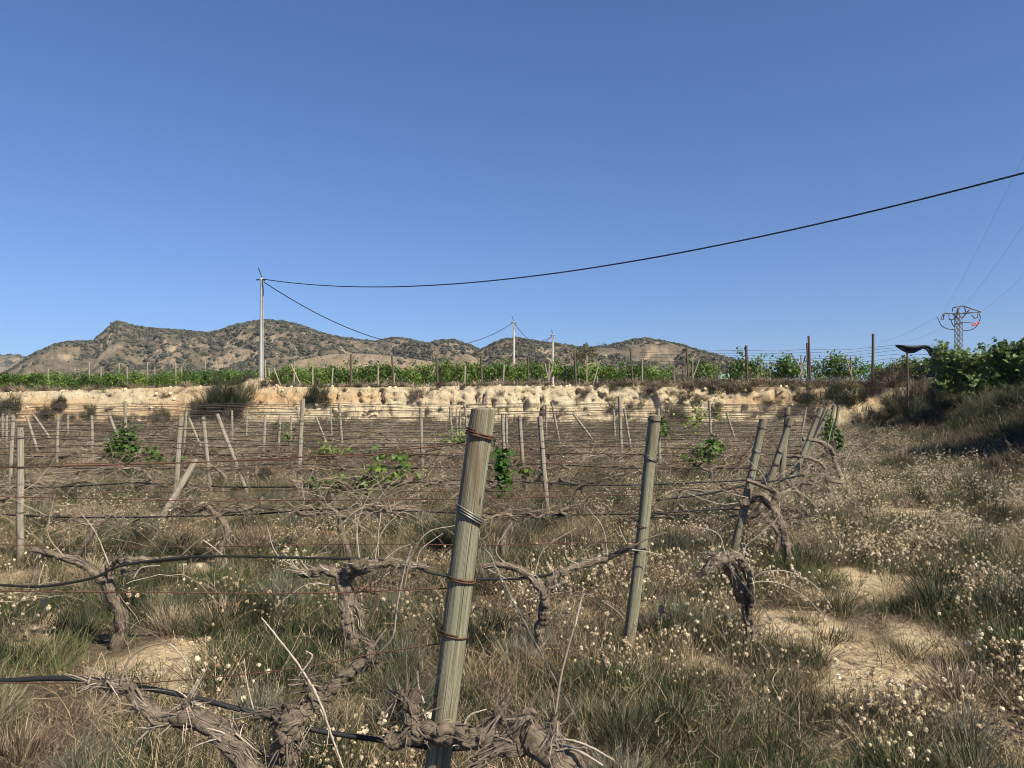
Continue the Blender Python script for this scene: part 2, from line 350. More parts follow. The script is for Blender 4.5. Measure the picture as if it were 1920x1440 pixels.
def ground_h(x, y, full=False):
    x = np.atleast_1d(np.asarray(x, float)); y = np.atleast_1d(np.asarray(y, float))
    d, seg = foot_dist(x, y)
    P = np.stack([x, y], 1)
    side = sstep(36, 43, -y + 79) * (x > 8)           # 1 on the right-hand slope, 0 on the back bank
    side = np.where(x > 8, sstep(43, 38, y), 0)
    wid = 1.7 + .5 * fbm(P * .25, 31, 2) + side * 3.6
    top = 2.32 + .12 * fbm(P * .12, 33, 2) - .25 * side - .25 * sstep(-18, -32, x)
    dd = d + (1 - side) * (.42 * fbm(P * [.8, .3], 35, 4) + .12 * vnoise(P * 3.1, 36)) * sstep(-.2, .5, d)
    t = np.clip(dd / wid, 0, 1)
    prof = np.where(side > .5, sstep(0, 1, t), t ** .75)
    lump = .16 * fbm(P * 1.1, 37, 3) * (sstep(0, .3, t) * (1 - sstep(.85, 1, t)) + side * sstep(0, .5, t))
    z = top * prof + lump
    # the spoil heap at the foot of the pole
    z += .62 * np.exp(-(((x + 15.5) / 1.0) ** 2 + ((y - 46.9) / .9) ** 2))
    f = (.045 * fbm(P * .5, 41, 3) + .018 * fbm(P * 2.4, 43, 2)) * (1 - sstep(0, 1, t))
    z = z + f
    return (z, d, side) if full else z

def gz(x, y): return float(ground_h([x], [y])[0])
def hit(px, py, y0=6.0, y1=58.0):
    """first place where the ray through a photo pixel meets the ground, or None"""
    Yv = np.arange(y0, y1, .1); a = at(px, py, 1.0); x = a[0] * Yv; z = CAMZ + (a[2] - CAMZ) * Yv
    k = np.nonzero(z <= ground_h(x, Yv))[0]
    return None if not len(k) else np.array([x[k[0]], Yv[k[0]], z[k[0]]])
def gpt(px, py):
    """where the photo pixel meets the level field"""
    a, b = (px - CX) / FPX, (CY - py) / FPX; dy, dz = _c - b * _s, _s + b * _c; t = -CAMZ / dz
    return a * t, dy * t

PATCH = [(340, 1235, 105, 42), (60, 1075, 60, 22), (20, 1200, 55, 50), (1620, 1085, 105, 20), (1470, 1090, 60, 16), (1490, 1165, 90, 30), (1620, 1240, 100, 34), (1800, 1325, 85, 36), (1330, 1235, 45, 12), (470, 1290, 40, 14), (1270, 1240, 30, 10), (1700, 960, 60, 8), (1560, 1400, 45, 24), (420, 1050, 45, 8), (1200, 1130, 22, 8), (700, 1290, 25, 10), (1700, 1180, 50, 16)]
PG = []
for (a, bq, rx, ry) in PATCH:
    x, y = gpt(a, bq); PG.append((x, y - .18, .98 * rx * y / FPX, ry * y * y / (FPX * CAMZ) + .17))
def bare(x, y):
    v = np.zeros(len(x)); n = .75 * fbm(np.stack([x, y], 1) * 2.6, 61, 3)
    for (a, bq, rx, ry) in PG:
        r = np.sqrt(((x - a) / rx) ** 2 + ((y - bq) / ry) ** 2); v = np.maximum(v, 1 - sstep(.75, 1.25, r + n))
    return v
xs = np.concatenate([np.arange(-70, -46, 1.0), np.arange(-46, 30, .13), np.arange(30, 70, 1.0)])
ys = np.concatenate([np.arange(-6, 1, .3), np.arange(1, 10, .09), np.arange(10, 42.6, .25), np.arange(42.6, 48.5, .065), np.arange(48.5, 75, .8)])
X, Y = np.meshgrid(xs, ys); X = X.ravel(); Y = Y.ravel()
Z, D, SIDE = ground_h(X, Y, True)
P3 = np.stack([X, Y, Z], 1)
nb = (D > 0) & (SIDE < .5)
if nb.any():                                            # broken clay: the face of the bank is pushed in and out
    q = P3[nb]; P3[nb, 1] += (.5 + .8 * sstep(-16, -10, P3[nb, 0])) * (.24 * fbm(q * [1.1, .6, 1.6], 51, 4) + .16 * vnoise(q * 2.7, 55) + .34 * (1 - np.abs(fbm(q * [1.5, .2, .35], 57, 3)) * 2.2).clip(0, 1) ** 3 + .12 * vnoise(q * [6, 3, 6], 59)) * sstep(0, .4, D[nb]) * (1 - sstep(1.9, 2.8, D[nb]))
nx, ny = len(xs), len(ys)
i, j = np.meshgrid(np.arange(ny - 1), np.arange(nx - 1), indexing='ij')
Q = np.stack([i * nx + j, i * nx + j + 1, (i + 1) * nx + j + 1, (i + 1) * nx + j], -1).reshape(-1, 4)
DQ = D[Q].mean(1); SQ = SIDE[Q].mean(1)
wd = np.where(SQ > .5, 6.0, 2.6)
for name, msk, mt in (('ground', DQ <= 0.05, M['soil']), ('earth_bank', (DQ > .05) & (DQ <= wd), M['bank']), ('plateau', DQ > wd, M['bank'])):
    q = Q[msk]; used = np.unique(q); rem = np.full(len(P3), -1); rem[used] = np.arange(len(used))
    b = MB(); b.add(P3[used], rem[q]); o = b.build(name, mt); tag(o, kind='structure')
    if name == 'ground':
        a = o.data.attributes.new('litter', 'FLOAT', 'POINT'); a.data.foreach_set('value', ((1 - bare(P3[used, 0], P3[used, 1])) * .92).astype(np.float32))  # litter mask, also sets where the shade between plants is painted
b = MB()                                                # the land behind, out to the horizon
gx = np.array([-4000, -1500, -600, -69.9, 69.9, 600, 1500, 4000]); gy = np.array([-40, 74.1, 150, 300, 800, 2000, 5000])
GX, GY = np.meshgrid(gx, gy); GX = GX.ravel(); GY = GY.ravel()
n1, n2 = len(gx), len(gy); i, j = np.meshgrid(np.arange(n2 - 1), np.arange(n1 - 1), indexing='ij')
q = np.stack([i * n1 + j, i * n1 + j + 1, (i + 1) * n1 + j + 1, (i + 1) * n1 + j], -1).reshape(-1, 4)
q = np.array([f for f in q if not (abs(GX[f].mean()) < 60 and GY[f].mean() < 60)])
b.add(np.stack([GX, GY, 2.25 + 0 * GX], 1), q); tag(b.build('plain', M['soil']), kind='structure')

# ------------------------------------------------------------------ hills
def hill(name, ctrl, Yc, front, back, base, mat, seed, amp, rock=None, step=2.0, ndep=190):
    ctrl = np.array(ctrl, float); px = np.arange(ctrl[0, 0], ctrl[-1, 0] + .1, step)
    py = np.interp(px, ctrl[:, 0], ctrl[:, 1])
    t = np.linspace(-1, 1, ndep)                       # -1 front foot, 0 crest, 1 back foot
    t = np.sign(t) * np.abs(t) ** 1.25
    yc = Yc * (1 + .06 * fbm(np.stack([px / 90, px * 0], 1), seed + 5, 3))
    H = CAMZ + (HOR - py) / FPX * yc
    T, PX = np.meshgrid(t, px, indexing='ij')
    YC = np.broadcast_to(yc, T.shape); HH = np.broadcast_to(H, T.shape)
    Yv = YC + np.where(T < 0, T * front, T * back); Xv = (PX - CX) / FPX * Yv
    a = np.abs(T); sh = np.clip(1 - a, 0, 1) ** .9; sh = sh * .75 + .25 * (1 - sstep(0, 1, a))
    pw = np.stack([Xv.ravel(), Yv.ravel()], 1)
    g = 1 - np.abs(fbm(pw / amp / 3.2, seed, 5)) * 2.0   # ridges and gullies
    e = fbm(pw / amp / .8, seed + 20, 4)
    env = (np.minimum(a, .35) / .35 * np.minimum(1 - a, .3) / .3).ravel()
    z = base + (HH - base).ravel() * sh.ravel() + env * (g * amp * .85) + e * amp * .2 * np.minimum(1, (1 - a).ravel() * 6)
    if rock is not None:                                # a broken cliff band below the crest
        lo, hi, ht = rock
        inb = (sstep(lo - 25, lo + 25, PX) * (1 - sstep(hi - 25, hi + 25, PX))).ravel()
        k = fbm(np.stack([Xv.ravel() / 9, Yv.ravel() / 30], 1), seed + 40, 3)
        z += inb * ht * (sstep(-.16, -.12, T.ravel() + k * .06) * (1 - sstep(.0, .2, T.ravel())) - .6) * (1 + .5 * k)
    sky_ = np.broadcast_to(py, T.shape).ravel() + 1.6 * fbm(pw / amp / .5, seed + 60, 4)     # the skyline is the crest
    zl = CAMZ + (HOR - sky_) / FPX * Yv.ravel(); sf = amp * .035; z = zl - sf * np.logaddexp(0, (zl - z) / sf)
    V = np.stack([Xv.ravel(), Yv.ravel(), np.maximum(z, base - 3)], 1)
    n1, n2 = T.shape; i, j = np.meshgrid(np.arange(n1 - 1), np.arange(n2 - 1), indexing='ij')
    q = np.stack([i * n2 + j, i * n2 + j + 1, (i + 1) * n2 + j + 1, (i + 1) * n2 + j], -1).reshape(-1, 4)
    b = MB(); b.add(V, q); o = b.build(name, mat); tag(o, kind='structure')
    return V.reshape(n1, n2, 3)

H_far = hill('hills', [(-260, 700), (-160, 672), (-60, 664), (0, 668), (20, 667), (45, 672), (70, 678), (120, 690), (180, 704)], 1700, 600, 400, 2, M['hill_far'], 71, 26)
H_main = hill('hills', [(-60, 735), (-10, 712), (30, 690), (60, 668), (100, 650), (128, 643), (176, 642), (184, 633), (198, 622), (210, 608), (222, 604), (236, 606), (250, 613), (262, 615), (300, 619), (340, 622), (392, 627), (420, 619), (450, 609), (488, 602), (530, 605), (560, 611), (600, 626), (640, 636), (700, 641), (740, 635), (765, 638), (800, 646), (830, 640), (850, 639), (880, 650), (910, 664), (960, 682), (1040, 705), (1100, 735)], 950, 480, 350, 2, M['hill'], 81, 24, (60, 200, 5))
H_low = hill('hills', [(430, 735), (500, 700), (560, 676), (620, 664), (680, 663), (740, 668), (800, 677), (870, 684), (960, 695), (1040, 735)], 560, 160, 120, 2, M['knoll'], 85, 8)
H_right = hill('hills', [(800, 735), (850, 690), (890, 664), (920, 648), (940, 639), (970, 635), (1000, 641), (1060, 649), (1100, 655), (1140, 651), (1180, 641), (1210, 636), (1240, 641), (1280, 649), (1310, 659), (1345, 668), (1385, 679), (1440, 696), (1520, 735)], 600, 250, 200, 2, M['hill'], 91, 11, (1150, 1320, 7))
H_knoll = hill('hills', [(800, 733), (826, 703), (850, 680), (866, 666), (874, 663), (886, 667), (905, 683), (925, 700), (950, 733)], 330, 60, 60, 2, M['knoll'], 95, 3, step=1.5)

# ------------------------------------------------------------------ scatter (stuff)
def scatter(name, pts, rot, scl, idx, protos, label=None):
    cl = bpy.data.collections.new(name + '_source')
    for k, (mb, mats) in enumerate(protos):
        cl.objects.link(bpy.data.objects.new('%s_%02d' % (name, k), mb.data(name, mats)))
    me = bpy.data.meshes.new(name); n = len(pts); me.vertices.add(n); me.vertices.foreach_set('co', np.asarray(pts, np.float32).ravel())
    for an, ty, val in (('rot', 'FLOAT_VECTOR', rot), ('scl', 'FLOAT', scl), ('idx', 'INT', idx)):
        a = me.attributes.new(an, ty, 'POINT'); a.data.foreach_set('vector' if ty == 'FLOAT_VECTOR' else 'value', np.asarray(val, np.int32 if ty == 'INT' else np.float32).ravel())
    o = bpy.data.objects.new(name, me); COL.objects.link(o); tag(o, label, kind='stuff')
    ng = bpy.data.node_groups.new(name, 'GeometryNodeTree')
    ng.interface.new_socket('Geometry', in_out='INPUT', socket_type='NodeSocketGeometry'); ng.interface.new_socket('Geometry', in_out='OUTPUT', socket_type='NodeSocketGeometry')
    N = ng.nodes; L = ng.links.new
    gi = N.new('NodeGroupInput'); go = N.new('NodeGroupOutput'); ip = N.new('GeometryNodeInstanceOnPoints'); ci = N.new('GeometryNodeCollectionInfo')
    ci.inputs['Collection'].default_value = cl; ci.inputs['Separate Children'].default_value = True; ci.inputs['Reset Children'].default_value = True
    ip.inputs['Pick Instance'].default_value = True
    for an, dt, sk in (('rot', 'FLOAT_VECTOR', 'Rotation'), ('scl', 'FLOAT', 'Scale'), ('idx', 'INT', 'Instance Index')):
        na = N.new('GeometryNodeInputNamedAttribute'); na.data_type = dt; na.inputs['Name'].default_value = an
        L([s for s in na.outputs if s.enabled and s.name == 'Attribute'][0], ip.inputs[sk])
    L(gi.outputs[0], ip.inputs['Points']); L(ci.outputs[0], ip.inputs['Instance']); L(ip.outputs[0], go.inputs[0])
    md = o.modifiers.new('scatter', 'NODES'); md.node_group = ng
    return o

def unit(v): return v / (np.linalg.norm(v, axis=-1, keepdims=True) + 1e-9)
def rdir(rng, n, zlo, zhi):
    a = rng.uniform(0, 2 * PI, n); z = rng.uniform(zlo, zhi, n); r = np.sqrt(np.maximum(0, 1 - z * z)); return np.stack([r * np.cos(a), r * np.sin(a), z], 1)
def on_disc(rng, n, r):
    a = rng.uniform(0, 2 * PI, n); q = r * np.sqrt(rng.uniform(0, 1, n)); return np.stack([q * np.cos(a), q * np.sin(a), 0 * q], 1)

def tuft(rng, n, h, spread, wdt, up=.75, droop=.25):
    b = MB(); base = on_disc(rng, n, spread); d = rdir(rng, n, up, 1.0); d[:, :2] += base[:, :2] / spread * .25
    L = rng.uniform(.45, 1, n) * h; bend = np.stack([rng.normal(0, .2, n), rng.normal(0, .2, n), -rng.uniform(0, droop, n)], 1)
    b.ribbons(base, d, L, rng.uniform(.6, 1.2, n) * wdt, bend, rng=rng, segs=3); return b
def twiggy(rng, n, h, spread, wdt):
    b = MB(); base = on_disc(rng, n, spread * .4); d = rdir(rng, n, .35, .95); L = rng.uniform(.5, 1, n) * h
    bend = rng.normal(0, .22, (n, 3)); c = b.ribbons(base, d, L, np.full(n, wdt), bend, rng=rng, segs=4, taper=.5)
    for lv in range(2):
        k = rng.integers(0, n, n * 2); s = rng.integers(1, c.shape[1], n * 2); bs = c[k, s]
        dd = unit(d[k] + rng.normal(0, .6, (n * 2, 3))); LL = rng.uniform(.2, .5, n * 2) * h * (1 - .3 * lv)
        b.ribbons(bs, dd, LL, np.full(n * 2, wdt * .75), rng.normal(0, .2, (n * 2, 3)), rng=rng, segs=2, taper=.5)
    return b
def ball(b, rng, c, r, m, n=22):
    """papery seed head: overlapping scales round a centre"""
    N = len(c); dirs = rdir(rng, n, -.75, 1)
    pos = (c[:, None] + dirs[None] * (r[:, None, None] * .62)).reshape(-1, 3); nr = np.tile(dirs, (N, 1)) + rng.normal(0, .35, (N * n, 3))
    up = rng.normal(0, 1, (N * n, 3)); b.leaves(pos, unit(nr), up, np.repeat(r, n) * rng.uniform(.55, .95, N * n), m, [(0, -.6, 0), (.55, -.1, .12), (.3, .6, .3), (-.3, .6, .3), (-.55, -.1, .12)])
def flower(rng, n, h, spread, hr, hm=1, nsc=20, leafy=True):
    b = MB(); base = on_disc(rng, n, spread * .6); d = rdir(rng, n, .8, 1.0); d[:, :2] += base[:, :2] / spread * .35
    L = rng.uniform(.6, 1, n) * h; c = b.ribbons(base, d, L, np.full(n, .0028), rng.normal(0, .12, (n, 3)), rng=rng, segs=3, taper=.7)
    tip = c[:, -1]; ball(b, rng, tip, rng.uniform(.5, 1.2, n) * hr, hm, nsc)
    k = rng.integers(0, n, n); s = c[k, 1]; L2 = L[k] * rng.uniform(.35, .6, n)
    c2 = b.ribbons(s, unit(d[k] + rng.normal(0, .45, (n, 3))), L2, np.full(n, .0022), rng.normal(0, .1, (n, 3)), rng=rng, segs=2, taper=.7)
    ball(b, rng, c2[:, -1], rng.uniform(.45, .95, n) * hr, hm, nsc)
    if leafy:
        m = n * 5; bb = on_disc(rng, m, spread); b.ribbons(bb, rdir(rng, m, .4, 1), rng.uniform(.3, .65, m) * h, np.full(m, .004), np.stack([rng.normal(0, .2, m), rng.normal(0, .2, m), -rng.uniform(0, .3, m)], 1), rng=rng, segs=2)
    return b
def litter(rng, n, r):
    b = MB(); base = on_disc(rng, n, r); base[:, 2] = rng.uniform(.003, .03, n); d = rdir(rng, n, -.05, .12)
    b.ribbons(base, d, rng.uniform(.05, .25, n), np.full(n, .003), rng.normal(0, .2, (n, 3)) * [1, 1, .2], rng=rng, segs=2, taper=.6); return b

def wedge(rng, dens, y0, y1, side=.74, pad=1.2):
    w = lambda y: 2 * (side * y + pad)
    A = (w(y0) + w(y1)) / 2 * (y1 - y0); n = int(A * dens)
    y = y0 + (y1 - y0) * rng.uniform(0, 1, n * 2); k = rng.uniform(0, 1, n * 2) < w(y) / w(y1); y = y[k][:n]
    x = rng.uniform(-.5, .5, len(y)) * w(y); return x, y

rng = np.random.default_rng(5)
def field_points(rng, zones, ok):
    xx, yy, ss = [], [], []
    for (y0, y1, dens, scl) in zones:
        x, y = wedge(rng, dens, y0, y1); d, _ = foot_dist(x, y); k = (d < .1) & ok(x, y, rng); xx.append(x[k]); yy.append(y[k]); ss.append(np.full(k.sum(), scl))
    x, y, s = map(np.concatenate, (xx, yy, ss)); s = s * rng.uniform(.65, 1.25, len(s))
    return np.stack([x, y, ground_h(x, y) - .01], 1), s
def spin(rng, n, tilt=.12): return np.stack([rng.normal(0, tilt, n), rng.normal(0, tilt, n), rng.uniform(0, 2 * PI, n)], 1)
def vegmask(x, y, seed, f=.9): return fbm(np.stack([x, y], 1) * f, seed, 3)

# green and straw herbs
def ok(x, y, r): return (r.uniform(0, 1, len(x)) > bare(x, y) * .93) & (vegmask(x, y, 101, .8) + r.uniform(-.45, .45, len(x)) > -.22)
p, s = field_points(rng, [(1.2, 4, 125, .95), (4, 8, 90, 1), (8, 16, 40, 1.1), (16, 46, 11, 1.3)], ok)
gm = vegmask(p[:, 0], p[:, 1], 113, .75); sel = np.where(gm + rng.normal(0, .16, len(p)) > .04, rng.integers(0, 3, len(p)), rng.integers(3, 7, len(p)))
s = s * (1 + .35 * vegmask(p[:, 0], p[:, 1], 119, 1.3))
scatter('grass', p, spin(rng, len(p)), s, sel, [(tuft(rng, 66, h, sp, .0048, up, dr), M[mt]) for (h, sp, up, dr, mt) in
        ((.21, .10, .8, .12, 'green'), (.25, .12, .72, .2, 'green'), (.16, .12, .6, .25, 'green'), (.21, .10, .75, .15, 'grass'), (.26, .12, .8, .2, 'grass'), (.15, .13, .5, .3, 'grass'), (.20, .14, .6, .3, 'straw'))])
# brown twiggy dead plants
def ok(x, y, r): return (r.uniform(0, 1, len(x)) > bare(x, y) * .78) & (vegmask(x, y, 131, .7) + r.uniform(-.4, .4, len(x)) > -.12)
p, s = field_points(rng, [(1.2, 4, 40, .9), (4, 8, 36, .95), (8, 16, 20, 1.0), (16, 46, 8, 1.2)], ok)
scatter('dry_brush', p, spin(rng, len(p)), s, rng.integers(0, 4, len(p)), [(twiggy(rng, n, h, sp, wd), M[mt]) for (n, h, sp, wd, mt) in
        ((26, .24, .2, .0032, 'twig'), (20, .30, .22, .0034, 'twig'), (30, .18, .25, .003, 'twig'), (18, .26, .2, .003, 'straw'))])
# low grey-green cushions: many short stiff sprigs round a woody middle
def cushion(rng, n, w_, h):
    b = MB(); d = rdir(rng, n, .02, 1); base = d * np.array([w_, w_, h]) * rng.uniform(.25, .78, n)[:, None]; dr = unit(d * [1, 1, .8] + rng.normal(0, .28, (n, 3)) + [0, 0, .75])
    b.ribbons(base, dr, rng.uniform(.35, 1, n) * h * .55, rng.uniform(.003, .0055, n), rng.normal(0, .12, (n, 3)), rng=rng, segs=2); k = n // 5
    b.ribbons(on_disc(rng, k, w_ * .3), rdir(rng, k, .3, 1), rng.uniform(.4, .9, k) * h, np.full(k, .0035), rng.normal(0, .2, (k, 3)), rng=rng, segs=2, m=1); return b
def ok(x, y, r): return (r.uniform(0, 1, len(x)) > bare(x, y) * 1.0) & (vegmask(x, y, 141, .85) + r.uniform(-.3, .3, len(x)) > .02)
p, s = field_points(rng, [(1.2, 4, 9, .9), (4, 8, 8, 1), (8, 16, 4.5, 1.1), (16, 46, 1.2, 1.3)], ok)
scatter('herb_cushions', p, spin(rng, len(p), .1), s, rng.choice(5, len(p), p=[.24, .22, .2, .2, .14]), [(cushion(rng, 620, w_, h), [M[mt], M['twig']]) for (w_, h, mt) in ((.24, .27, 'cushion'), (.20, .22, 'cushion'), (.27, .24, 'green'), (.22, .30, 'greyshrub'), (.24, .24, 'twig'))])
# dead flower stems with round papery heads, growing in patches
def patches(rng, y0, y1, dens, per, rad, scl):
    x, y = wedge(rng, dens, y0, y1); r_ = x / np.maximum(y, 1)
    k = rng.uniform(0, 1, len(x)) < .30 + .62 * sstep(.02, .28, r_) + .22 * (vegmask(x, y, 151, .35)); x, y = x[k], y[k]
    m = rng.integers(per // 3, per + 1, len(x)); X_ = np.repeat(x, m); Y_ = np.repeat(y, m); a = rng.uniform(0, 2 * PI, len(X_)); q = rad * np.repeat(rng.uniform(.5, 1.3, len(x)), m) * np.sqrt(rng.uniform(0, 1, len(X_)))
    X_ = X_ + q * np.cos(a); Y_ = Y_ + q * np.sin(a); k = (rng.uniform(0, 1, len(X_)) > bare(X_, Y_) * .95) & (foot_dist(X_, Y_)[0] < .1); return X_[k], Y_[k], np.full(k.sum(), scl) * rng.uniform(.6, 1.2, k.sum())
PX_ = [patches(rng, *a) for a in ((1.2, 4, 3.2, 16, .34, .92), (4, 8, 3.0, 18, .38, .95), (8, 16, 1.9, 22, .5, 1.0), (16, 44, .8, 16, .7, 1.25))]
x, y, s = (np.concatenate(q) for q in zip(*PX_)); p = np.stack([x, y, ground_h(x, y) - .01], 1)
near = p[:, 1] < 8.5; left = (p[:, 0] < .05 * p[:, 1])
sel = np.where(near, np.where(left, rng.choice(4, len(p), p=[.12, .14, .30, .44]), rng.choice(4, len(p), p=[.36, .30, .26, .08])), np.where(left, rng.choice([5, 6], len(p)), rng.integers(4, 6, len(p))))
hm = [M['twig'], M['head']]; rm = [M['straw'], M['rusthead']]
scatter('dead_flowers', p, spin(rng, len(p), .1), s, sel, [(flower(rng, 5, .30, .12, .0165), hm), (flower(rng, 4, .36, .12, .0150), hm), (flower(rng, 6, .26, .13, .0130), hm), (flower(rng, 4, .32, .12, .0120, 1, 16), rm), (flower(rng, 6, .30, .14, .017, 1, 8), hm), (flower(rng, 5, .34, .14, .0155, 1, 8), hm), (flower(rng, 5, .28, .14, .014, 1, 8), rm)])
# straw and stalks lying on the soil
def ok(x, y, r): return r.uniform(0, 1, len(x)) < .9
p, s = field_points(rng, [(1.2, 5, 18, 1), (5, 12, 9, 1.2)], ok); p[:, 2] += .012
scatter('straw_litter', p, spin(rng, len(p), .03), s, rng.integers(0, 2, len(p)), [(litter(rng, 34, .2), M['twig']), (litter(rng, 34, .2), M['straw'])])
# gravel on the bare patches
def rock_mesh(rng, sub=2, rough=.3):
    th, ph = np.meshgrid(np.linspace(0, PI, 9), np.linspace(0, 2 * PI, 13), indexing='ij')
    d = np.stack([np.sin(th) * np.cos(ph), np.sin(th) * np.sin(ph), np.cos(th)], -1).reshape(-1, 3)
    r = 1 + rough * fbm(d * 1.5 + rng.uniform(0, 50, 3), int(rng.integers(1, 999)), 3); v = d * r[:, None] * [1, .8, .6]
    i, j = np.meshgrid(np.arange(8), np.arange(12), indexing='ij'); b = MB(); b.add(v, np.stack([i * 13 + j, (i + 1) * 13 + j, (i + 1) * 13 + j + 1, i * 13 + j + 1], -1).reshape(-1, 4)); return b
def ok(x, y, r): return r.uniform(0, 1, len(x)) < bare(x, y) * .9 + .04
p, s = field_points(rng, [(1.5, 9, 120, 1)], ok)
scatter('gravel', p, spin(rng, len(p), .6), .004 + .022 * rng.uniform(0, 1, len(p)) ** 4, rng.integers(0, 3, len(p)), [(rock_mesh(rng), M['stone']) for _ in range(3)])

# brush on the bank and on the slope to the right
n = 5200; x = rng.uniform(-34, 24, n); y = rng.uniform(42.5, 47.6, n); z, d, sd_ = ground_h(x, y, True)
pr = .025 + (.04 + .26 * sstep(3, 10, x)) * sstep(1.3, 1.8, d) * (1 - sstep(2.6, 3.4, d)) + .5 * sstep(1, 9, x) * (vegmask(x, y, 171, 1.1) > -.05) + .25 * sstep(.4, .0, d)
k = (d > -.5) & (sd_ < .5) & (rng.uniform(0, 1, n) < pr); p = np.stack([x, y, z], 1)[k]
scatter('bank_brush', p, spin(rng, len(p), .2), rng.uniform(.6, 1.5, len(p)), rng.choice(5, len(p), p=[.3, .3, .2, .1, .1]), [(twiggy(rng, 60, .40, .35, .012), M['twig']), (twiggy(rng, 60, .30, .4, .012), M['twig']), (tuft(rng, 160, .34, .3, .012, .4, .4), M['grass']), (tuft(rng, 160, .4, .25, .012, .5, .3), M['shrub']), (tuft(rng, 140, .3, .3, .012, .4, .4), M['straw'])])
n = 5200; x = rng.uniform(-36, 22, n); y = rng.uniform(43.0, 47.6, n); z, d, sd_ = ground_h(x, y, True)
k = (sd_ < .5) & (rng.uniform(0, 1, n) < .5 * np.exp(-((d - .1) / .45) ** 2) + .35 * np.exp(-((d - 2.1) / .5) ** 2) + .05); p = np.stack([x, y, z], 1)[k]
scatter('bank_rubble', p, spin(rng, len(p), .6), .03 + .13 * rng.uniform(0, 1, len(p)) ** 4, rng.integers(0, 3, len(p)), [(rock_mesh(rng), M['bankstone']) for _ in range(3)])
n = 42000; x = rng.uniform(11.5, 34, n); y = rng.uniform(8, 45, n); z, d, sd_ = ground_h(x, y, True)
k = (d > -.8) & (d < 10) & (sd_ > .3) & (x < .74 * y + 3); p = np.stack([x, y, z - .02], 1)[k]
scatter('undergrowth', p, spin(rng, len(p), .25), rng.uniform(.6, 1.5, len(p)), rng.choice(5, len(p), p=[.34, .18, .12, .12, .24]), [(tuft(rng, 150, .45, .28, .008, .45, .35), M['shrub']), (tuft(rng, 150, .38, .28, .008, .4, .4), M['green']), (twiggy(rng, 50, .42, .35, .008), M['twig']), (tuft(rng, 150, .35, .3, .008, .4, .4), M['grass']), (tuft(rng, 150, .42, .25, .01, .4, .35), M['shrub'])])
n = 9000; x = rng.uniform(-38, 34, n); y = 46.6 + 22 * rng.uniform(0, 1, n) ** 2; z, d, _ = ground_h(x, y, True); k = (d > 2.4) & (np.hypot(x + 15.5, y - 46.9) > 1.6) & (rng.uniform(0, 1, n) < .2 + .6 * sstep(4, 11, x))
p = np.stack([x, y, z], 1)[k]
scatter('plateau_weeds', p, spin(rng, len(p), .2), rng.uniform(.4, .85, len(p)), rng.choice(3, len(p), p=[.4, .35, .25]), [(twiggy(rng, 50, .36, .35, .013), M['twig']), (tuft(rng, 130, .34, .3, .013, .4, .4), M['grass']), (tuft(rng, 130, .30, .3, .013, .4, .4), M['straw'])])

# scrub on the hills
def blob(rng, n=70):
    b = MB(); d = rdir(rng, n, -.1, 1); r = rng.uniform(.55, 1, n); pos = d * r[:, None] * [1, 1, .85]; b.leaves(pos, unit(d + rng.normal(0, .5, (n, 3))), rng.normal(0, 1, (n, 3)), rng.uniform(.35, .6, n), 0, [(0, -.6, 0), (.5, -.1, .1), (.3, .6, .2), (-.3, .6, .2), (-.5, -.1, .1)]); return b
pts, scl = [], []
for G, n, s0, s1 in ((H_main, 60000, .35, 1.7), (H_right, 22000, .3, 1.25), (H_low, 500, .3, 1.0), (H_far, 1500, 1.5, 5), (H_knoll, 60, .3, .8)):
    n1, n2, _ = G.shape; a = rng.uniform(0, n1 * .56, n).astype(int); bq = rng.integers(0, n2 - 1, n)
    f = rng.uniform(0, 1, n)[:, None]; q = G[a, bq] * f + G[a, bq + 1] * (1 - f)
    q = q + (G[np.minimum(a + 1, n1 - 1), bq] - G[a, bq]) * rng.uniform(0, 1, n)[:, None]
    m = 1.3 * fbm(q[:, :2] / 85, 201, 3) + .6 * fbm(q[:, :2] / 22, 203, 2); k = m + rng.uniform(-.3, .3, n) > -.09
    q = q[k]; pts.append(q); scl.append(rng.uniform(0, 1, len(q)) ** 4 * (s1 * 1.7 - s0) + s0)
p = np.vstack(pts); s = np.concatenate(scl)
scatter('hill_scrub', p, spin(rng, len(p), .1), s, rng.integers(0, 3, len(p)), [(blob(rng), M['scrub']) for _ in range(3)])

# ------------------------------------------------------------------ posts
GRAPE = [(0, -.15, 0), (.35, -.35, .1), (.5, 0, .12), (.42, .2, .05), (.55, .45, .14), (.2, .5, .05), (0, .85, .0), (-.2, .5, .05), (-.55, .45, .14), (-.42, .2, .05), (-.5, 0, .12), (-.35, -.35, .1)]
LEAF5 = [(0, -.5, 0), (.42, -.05, .12), (.25, .45, .06), (0, .75, 0), (-.25, .45, .06), (-.42, -.05, .12)]

